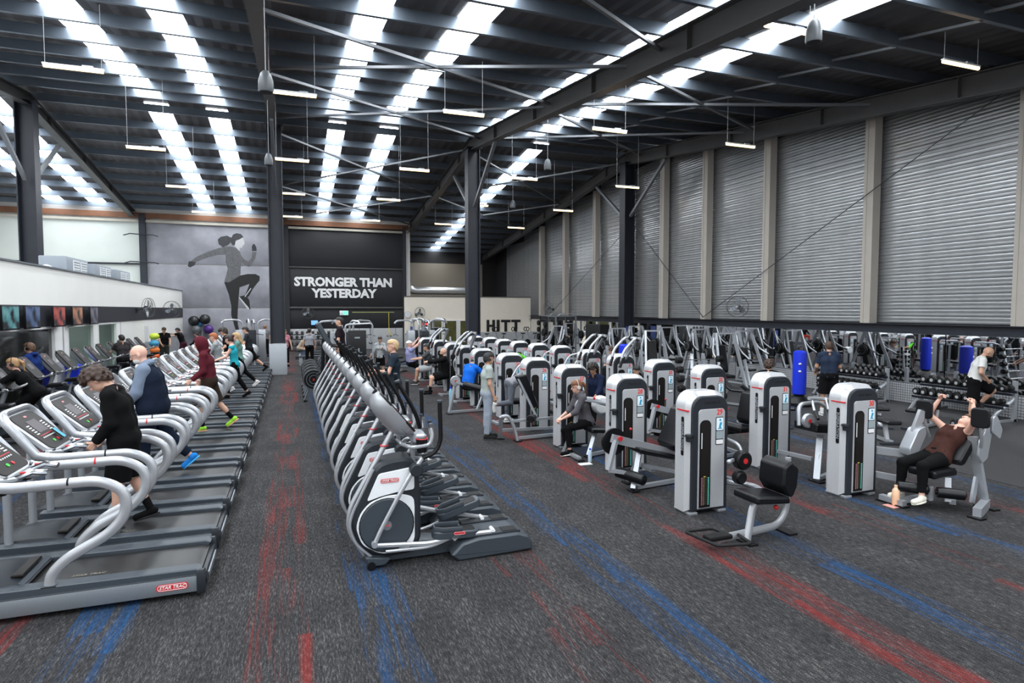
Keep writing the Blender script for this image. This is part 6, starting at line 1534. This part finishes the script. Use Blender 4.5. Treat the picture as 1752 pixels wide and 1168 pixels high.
person('red haired walker in a pale top behind the woman in turquoise', (-1.95, TY[11], TRD), W_, walk(head=10, aL=(35, 6, 80, 0), aR=(35, 6, 80, 0)), 1.72, .95, SK_P, (.25, .27, .28), .9, blk, .95, 'short', (.35, .10, .03), (.6, .6, .6), res=.018, fem=True)
person('woman with long blonde hair in a sage green top on a treadmill', (-1.50, TY[12], TRD), W_, walk(lean=2, bow=5, head=8, aL=(30, 6, 80, 0), aR=(30, 6, 80, 0), lL=(22, 3, 8, 2, 0), lR=(-22, 3, -45, 2, -40)), 1.72, .95, SK_P, (.12, .24, .21), .3, blk, .95, 'long', (.42, .27, .12), (.7, .68, .66), res=.018, fem=True)
person('man in a dark grey tee striding at the far end of the treadmills', (-1.5, TY[16], TRD), W_, walk(lL=(26, 3, 10, 2, 0), lR=(-30, 3, -50, 2, -40), head=10, aL=(20, 8, 85, 0), aR=(20, 8, 85, 0)), 1.80, 1.0, SK_L, (.022, .026, .03), .35, blk, .5, 'short', (.02, .015, .01), blk, res=.018, sock=(blk, .12))
person('dark haired walker just behind the blonde woman', (-2.0, TY[14], TRD), W_, walk(), 1.78, 1.0, SK_L, blk, .4, blk, .9, 'curly', (.03, .02, .015), blk, res=.02)
# -- left group
person('fair haired woman in a black hooded jumper leaning on a bike', (-4.75, 14.3, .0), W_, dict(lean=34, bow=40, head=8, lL=(52, 6, -12, 2, -5), lR=(38, 6, -14, 2, -5), aL=(55, 10, 78, -5), aR=(55, 10, 78, -5)), 1.72, 1.08, SK_P, blk, .97, blk, .95, 'pony', (.35, .20, .09), blk, res=.015, seat=.98, phones=(.02, .02, .02), fem=True)
person('young man in a blue hooded jumper and headphones walking by the dark window', (-5.72, 17.02, 0), 2.9, walk(head=5, lean=0, bow=3), 1.84, 1., SK_L, (.008, .025, .12), .97, blk, .95, 'short', (.10, .05, .025), blk, res=.018, phones=blk, hood_c=(.1, .1, .1))
person('man in a charcoal tee seen from behind holding a bike console', (-5.3, 23.2, 0), 2.2, dict(lean=5, head=5, aL=(35, 20, 65, 15), aR=(20, 12, 60, 5)), 1.78, 1., SK_M, (.035, .03, .033), .35, blk, .9, 'short', (.015, .01, .01), blk, res=.018)
person('man in a black tee beside the coloured bags at the office wall', (-5.4, 30.6, 0), -1.2, dict(head=15, aL=(30, 5, 50, -10), aR=(30, 5, 50, -10)), 1.84, 1., SK_M, blk, .3, (.03, .035, .03), .6, 'short', (.04, .02, .01), blk, res=.02)
person('man in a black tee pushing one hand high against the white wall', (-5.1, 33.6, 0), 2.95, dict(lean=18, bow=16, head=20, aL=(95, 5, 95, 0), aR=(70, 5, 92, 0), lL=(10, 3, 0, 2, 0), lR=(-25, 3, -35, 2, -10)), 1.76, .98, SK_M, blk, .3, (.05, .012, .02), .5, 'short', (.01, .01, .01), blk, res=.02)
person('person in a black jumper and bright orange red trousers seated near the mural corner', (-4.8, 36.0, 0), 2.9, dict(lean=-10, bow=5, head=10, lL=(80, 12, 5, 2, 0), lR=(60, 12, -10, 2, 0), aL=(20, 20, 60, 0), aR=(20, 20, 60, 0)), 1.72, 1., SK_L, blk, .95, (.65, .05, .02), .95, 'short', (.02, .012, .01), blk, res=.022, seat=.62)
# -- back centre
person('man in a black tee raised on the stair climber above the ellipticals', (1.27, 17.32, .62), W_, dict(lean=6, bow=2, head=-8, aL=(12, 8, 2, 4), aR=(12, 8, 2, 4), lL=(30, 3, 0, 2, 0), lR=(0, 3, -10, 2, 0)), 1.78, 1., SK_L, (.016, .010, .014), .4, blk, .6, 'short', (.012, .01, .01), blk, res=.014)
person('person in a pale grey tee seen from behind beyond the ellipticals', (.72, 28.9, 0), 1.6, dict(aL=(5, 14, 12, 6), aR=(5, 14, 12, 6)), 1.76, 1., SK_L, (.33, .34, .37), .35, blk, .9, 'short', (.02, .015, .01), blk, res=.02)
person('man in beige tracksuit sitting bent forward on a bench in the far aisle', (.35, 34.0, 0), -.25, dict(lean=28, bow=42, head=50, lL=(82, 10, 5, 2, 0), lR=(82, 10, 5, 2, 0), aL=(30, 5, 75, -10), aR=(30, 5, 75, -10)), 1.78, 1., SK_L, (.40, .33, .25), .96, (.40, .33, .25), .95, 'short', (.05, .03, .02), (.02, .02, .02), res=.018, seat=.58)
person('person in a pink top at the edge of the left column', (-.32, 29.5, 0), -1.4, dict(aL=(10, 16, 20, 8), aR=(10, 16, 20, 8)), 1.70, .95, SK_P, (.50, .20, .24), .2, blk, .9, 'short', (.1, .05, .03), blk, res=.022, fem=True)
person('standing figure in a grey top and dark trousers left of the left column', (-1.42, 36.0, 0), 1.4, dict(aL=(30, 10, 60, 0), aR=(5, 10, 12, 6)), 1.76, 1., SK_L, (.16, .16, .17), .4, blk, .95, 'short', (.2, .09, .04), blk, res=.022)
person('blonde woman in a dark navy tee gripping the elliptical handles', (1.72, EY[5] + .34, .36), W_, dict(lean=2, bow=2, head=-4, yaw=0, lL=(20, 3, -10, 2, -10), lR=(-2, 3, -25, 2, -15), aL=(25, 6, 100, 0), aR=(18, 6, 85, 0)), 1.70, .92, SK_L, (.018, .028, .04), .32, (.02, .03, .045), .95, 'short', (.52, .36, .20), (.3, .3, .3), res=.0115, fem=True, grip=.8)
person('woman in a pale grey long sleeved top and black shorts holding a small object', (3.05, 22.6, 0), -1.9, dict(head=8, aL=(25, 18, 120, -20), aR=(10, 20, 40, 20)), 1.62, .92, SK_M, (.36, .38, .39), .96, blk, .4, 'bun', (.012, .01, .01), (.4, .4, .42), res=.015, fem=True)
person('heavy man in a lilac tee and white cap pulling overhead on a machine', (4.15, 22.4, 0), .15, dict(lean=-8, bow=-6, head=-5, lL=(70, 8, -8, 2, 0), lR=(60, 8, -15, 2, 0), aL=(128, 8, 140, 0), aR=(128, 8, 140, 0)), 1.76, 1.2, SK_P, (.26, .27, .46), .3, blk, .6, 'whitecap', (.6, .6, .6), (.6, .55, .55), res=.014, seat=.62, belly=.06, hood_c=(.75, .74, .70), grip=.8, sock=((.7, .68, .65), .1))
person('seated person in a dark tee and light grey shorts behind the bald bearded man', (4.45, 20.6, 0), W_ - .25, dict(lean=4, bow=6, head=5, lL=(82, 12, 6, 2, 0), lR=(82, 12, 0, 2, 0), aL=(55, 5, 85, 0), aR=(55, 5, 85, 0)), 1.76, 1., SK_M, (.06, .065, .07), .4, (.36, .37, .38), .42, 'short', (.02, .015, .01), (.03, .03, .03), (.6, .6, .6), res=.014, seat=.60)
person('bald bearded man in a black jumper seated on a press machine', (4.45, 18.3, 0), W_ - .2, dict(lean=-2, bow=4, head=5, lL=(80, 14, 8, 2, 0), lR=(80, 14, 4, 2, 0), aL=(75, 0, 88, -8), aR=(75, 0, 88, -8)), 1.80, 1.08, SK_L, blk, .97, blk, .42, 'none', (.05, .03, .02), blk, res=.0125, seat=.58, beard=(.03, .018, .012), sock=(blk, .2), grip=.9)
person('man in a bright blue tee seen from behind seated at a machine', (4.35, 15.35, 0), .5, dict(lean=10, bow=22, head=40, lL=(80, 10, 5, 2, 0), lR=(80, 10, 5, 2, 0), aL=(50, 15, 80, 0), aR=(50, 15, 80, 0)), 1.78, 1.05, SK_L, (.01, .13, .62), .35, blk, .5, 'short', (.04, .02, .012), blk, res=.0125, seat=.60, hem=.12)
person('standing man in a pale grey tee and light grey joggers with black headphones', (3.68, 11.5, 0), -.12, dict(lean=-2, bow=2, head=0, lL=(4, 2, 0, 1, 0), lR=(-4, 2, -2, 1, 0), aL=(0, 8, 18, 2), aR=(0, 8, 18, 2)), 1.74, 1.06, SK_M, (.36, .40, .38), .32, (.30, .34, .40), .96, 'short', (.01, .009, .009), (.018, .018, .018), res=.0105, phones=(.015, .015, .017), hem=.05)
person('person in grey leggings bent forward over a kickback machine', (4.62, 12.75, 0), .15, dict(lean=65, bow=78, head=60, lL=(0, 3, -4, 2, 0), lR=(-8, 5, -88, 0, -75), aL=(50, 10, 60, 0), aR=(50, 10, 60, 0)), 1.68, 1.02, SK_L, (.25, .25, .27), .2, (.125, .135, .16), .95, 'pony', (.03, .02, .01), (.65, .65, .62), res=.012, fem=True, seat=.93)
person('person in a lime green jumper leaning over a machine in the second file', (6.75, 18.9, 0), -.15, dict(lean=35, bow=42, head=30, lL=(60, 8, 0, 2, 0), lR=(60, 8, 0, 2, 0), aL=(60, 10, 90, 0), aR=(60, 10, 90, 0)), 1.78, 1., SK_M, (.12, .62, .04), .96, blk, .9, 'short', (.02, .012, .01), blk, res=.015, seat=.75)
person('seated woman in a grey hooded jumper with white headphones and glasses', (4.98, 9.72, 0), W_ - .08, dict(lean=12, bow=20, head=8, lL=(80, 6, -4, 2, -5), lR=(66, 8, -12, 2, -5), aL=(30, 4, 62, -14), aR=(26, 4, 58, -14)), 1.68, 1.02, SK_P, (.085, .082, .092), .72, blk, .93, 'pony', (.16, .06, .025), blk, (.75, .75, .72), res=.0105, fem=True, phones=(.62, .58, .52), glasses=True, seat=.58, hood_c=(.1, .1, .1), hem=.10)
person('person with long curly dark hair in navy seated behind machine 27', (6.45, 12.1, 0), W_ + .6, dict(lean=8, bow=14, head=15, lL=(80, 8, 0, 2, 0), lR=(80, 8, 0, 2, 0), aL=(30, 6, 60, 0), aR=(30, 6, 60, 0)), 1.76, 1.05, SK_D, (.010, .016, .04), .9, blk, .95, 'curlylong', (.015, .009, .006), blk, res=.015, seat=.60)
person('person with curly brown hair behind the tall machine with overhead arms', (9.75, 17.5, 0), -1.2, dict(lean=5, head=15, lL=(80, 8, 0, 2, 0), lR=(80, 8, 0, 2, 0)), 1.74, 1., SK_L, (.25, .25, .26), .4, blk, .9, 'curly', (.06, .03, .015), blk, res=.018, seat=.58)
person('person with tied dark hair half hidden between machines 28 and 33', (7.35, 11.9, 0), -1.9, dict(lean=5, head=10, lL=(80, 8, 0, 2, 0), lR=(80, 8, 0, 2, 0)), 1.70, .95, SK_M, (.02, .02, .025), .4, blk, .9, 'bun', (.01, .01, .01), blk, res=.016, fem=True, seat=.55)
person('man in a black singlet bending forward in the far free weight area', (13.9, 31.2, 0), .2, dict(lean=50, bow=60, head=45, lL=(15, 6, -15, 2, 0), lR=(15, 6, -15, 2, 0), aL=(20, 8, 5, 0), aR=(20, 8, 5, 0)), 1.78, 1., SK_L, blk, 0, blk, .5, 'short', (.01, .01, .01), blk, res=.022)
person('person in black wearing a cap crouching in front of the far mirror', (13.2, 28.4, 0), -.6, dict(lean=15, bow=25, head=15, lL=(80, 8, -10, 2, 0), lR=(80, 8, -10, 2, 0)), 1.76, 1., SK_L, (.02, .02, .024), .9, blk, .9, 'cap', (.02, .01, .01), blk, res=.022, seat=.60, hood_c=(.02, .02, .022))
person('person in a cream hooded top leaning forward by the squat racks', (13.9, 27.6, 0), -.2, dict(lean=30, bow=30, head=10, lL=(40, 6, -5, 2, 0), lR=(40, 6, -5, 2, 0), aL=(5, 8, 0, 0), aR=(5, 8, 0, 0)), 1.76, 1., SK_L, (.66, .60, .50), .96, blk, .95, 'hood', (.02, .01, .01), blk, res=.018, seat=.80)
person('person in a black jumper sitting with their back turned on the rubber floor side', (10.6, 11.3, 0), .7, dict(lean=8, bow=16, head=15, lL=(80, 14, 0, 2, 0), lR=(80, 14, 0, 2, 0), aL=(25, 6, 60, -10), aR=(25, 6, 60, -10)), 1.76, 1.05, SK_L, blk, .96, (.02, .02, .02), .9, 'curly', (.04, .02, .012), blk, res=.014, seat=.60)
person('man in a dark navy tee and black shorts standing with his back turned', (12.35, 11.15, 0), .95, dict(lean=2, bow=4, head=10, aL=(12, 14, 60, -5), aR=(12, 14, 60, -5), lL=(2, 4, 0, 2, 0), lR=(-2, 4, -3, 2, 0)), 1.84, 1.05, SK_M, (.020, .030, .055), .38, blk, .48, 'short', (.05, .025, .014), (.5, .5, .5), res=.0125, sock=((.7, .7, .7), .10))
person('bald man in a white tee with one knee up at the dumbbell rack', (14.7, 9.3, 0), -.85, dict(lean=12, bow=16, head=35, lL=(62, 10, -35, 2, -30), lR=(-2, 4, -6, 2, 0), aL=(-15, 20, 40, 0), aR=(-10, 25, 40, -30)), 1.82, 1.1, SK_M, (.62, .62, .60), .32, blk, .48, 'none', (.04, .02, .015), (.02, .02, .02), res=.0125, sock=(blk, .08), beard=(.05, .03, .02))
person('woman in a brown top lying back on the crunch machine, arms raised', (8.06, 5.53, 0), W_ - .10, dict(lean=-40, bow=-48, head=-70, lL=(82, 10, 4, 4, -5), lR=(78, 10, 0, 4, -5), aL=(150, 40, 200, -20), aR=(150, 40, 200, -20)), 1.66, 1.08, SK_P, (.045, .018, .014), 0, blk, .93, 'pony', (.10, .05, .03), (.72, .68, .58), (.75, .72, .62), res=.0105, fem=True, seat=.64, grip=.85, neckl=.05, hem=.13)
# wall storage with coloured helmets / bags beside the office wall
o = empty('equipment_stand', (-5.75, 29.9, 0), 'stand of yellow green, blue and orange bags at the office wall', 'equipment')
bars(o, 'frame', ((0, 0, 0), (0, 0, 1.5)), ((-.2, 0, .03), (.2, 0, .03)))
for k, (z, c) in enumerate(((1.45, (.55, .7, .05)), (1.15, (.05, .3, .5)), (.85, (.8, .2, .03)), (.6, (.75, .12, .02)))):
    b = MB(); b.ball((.1, (-.05 if k % 2 else .05), z), (.20, .26, .15), mat('bag_%d' % k, c, .6, noise=.3), 14, 9); b.build('bag', o)
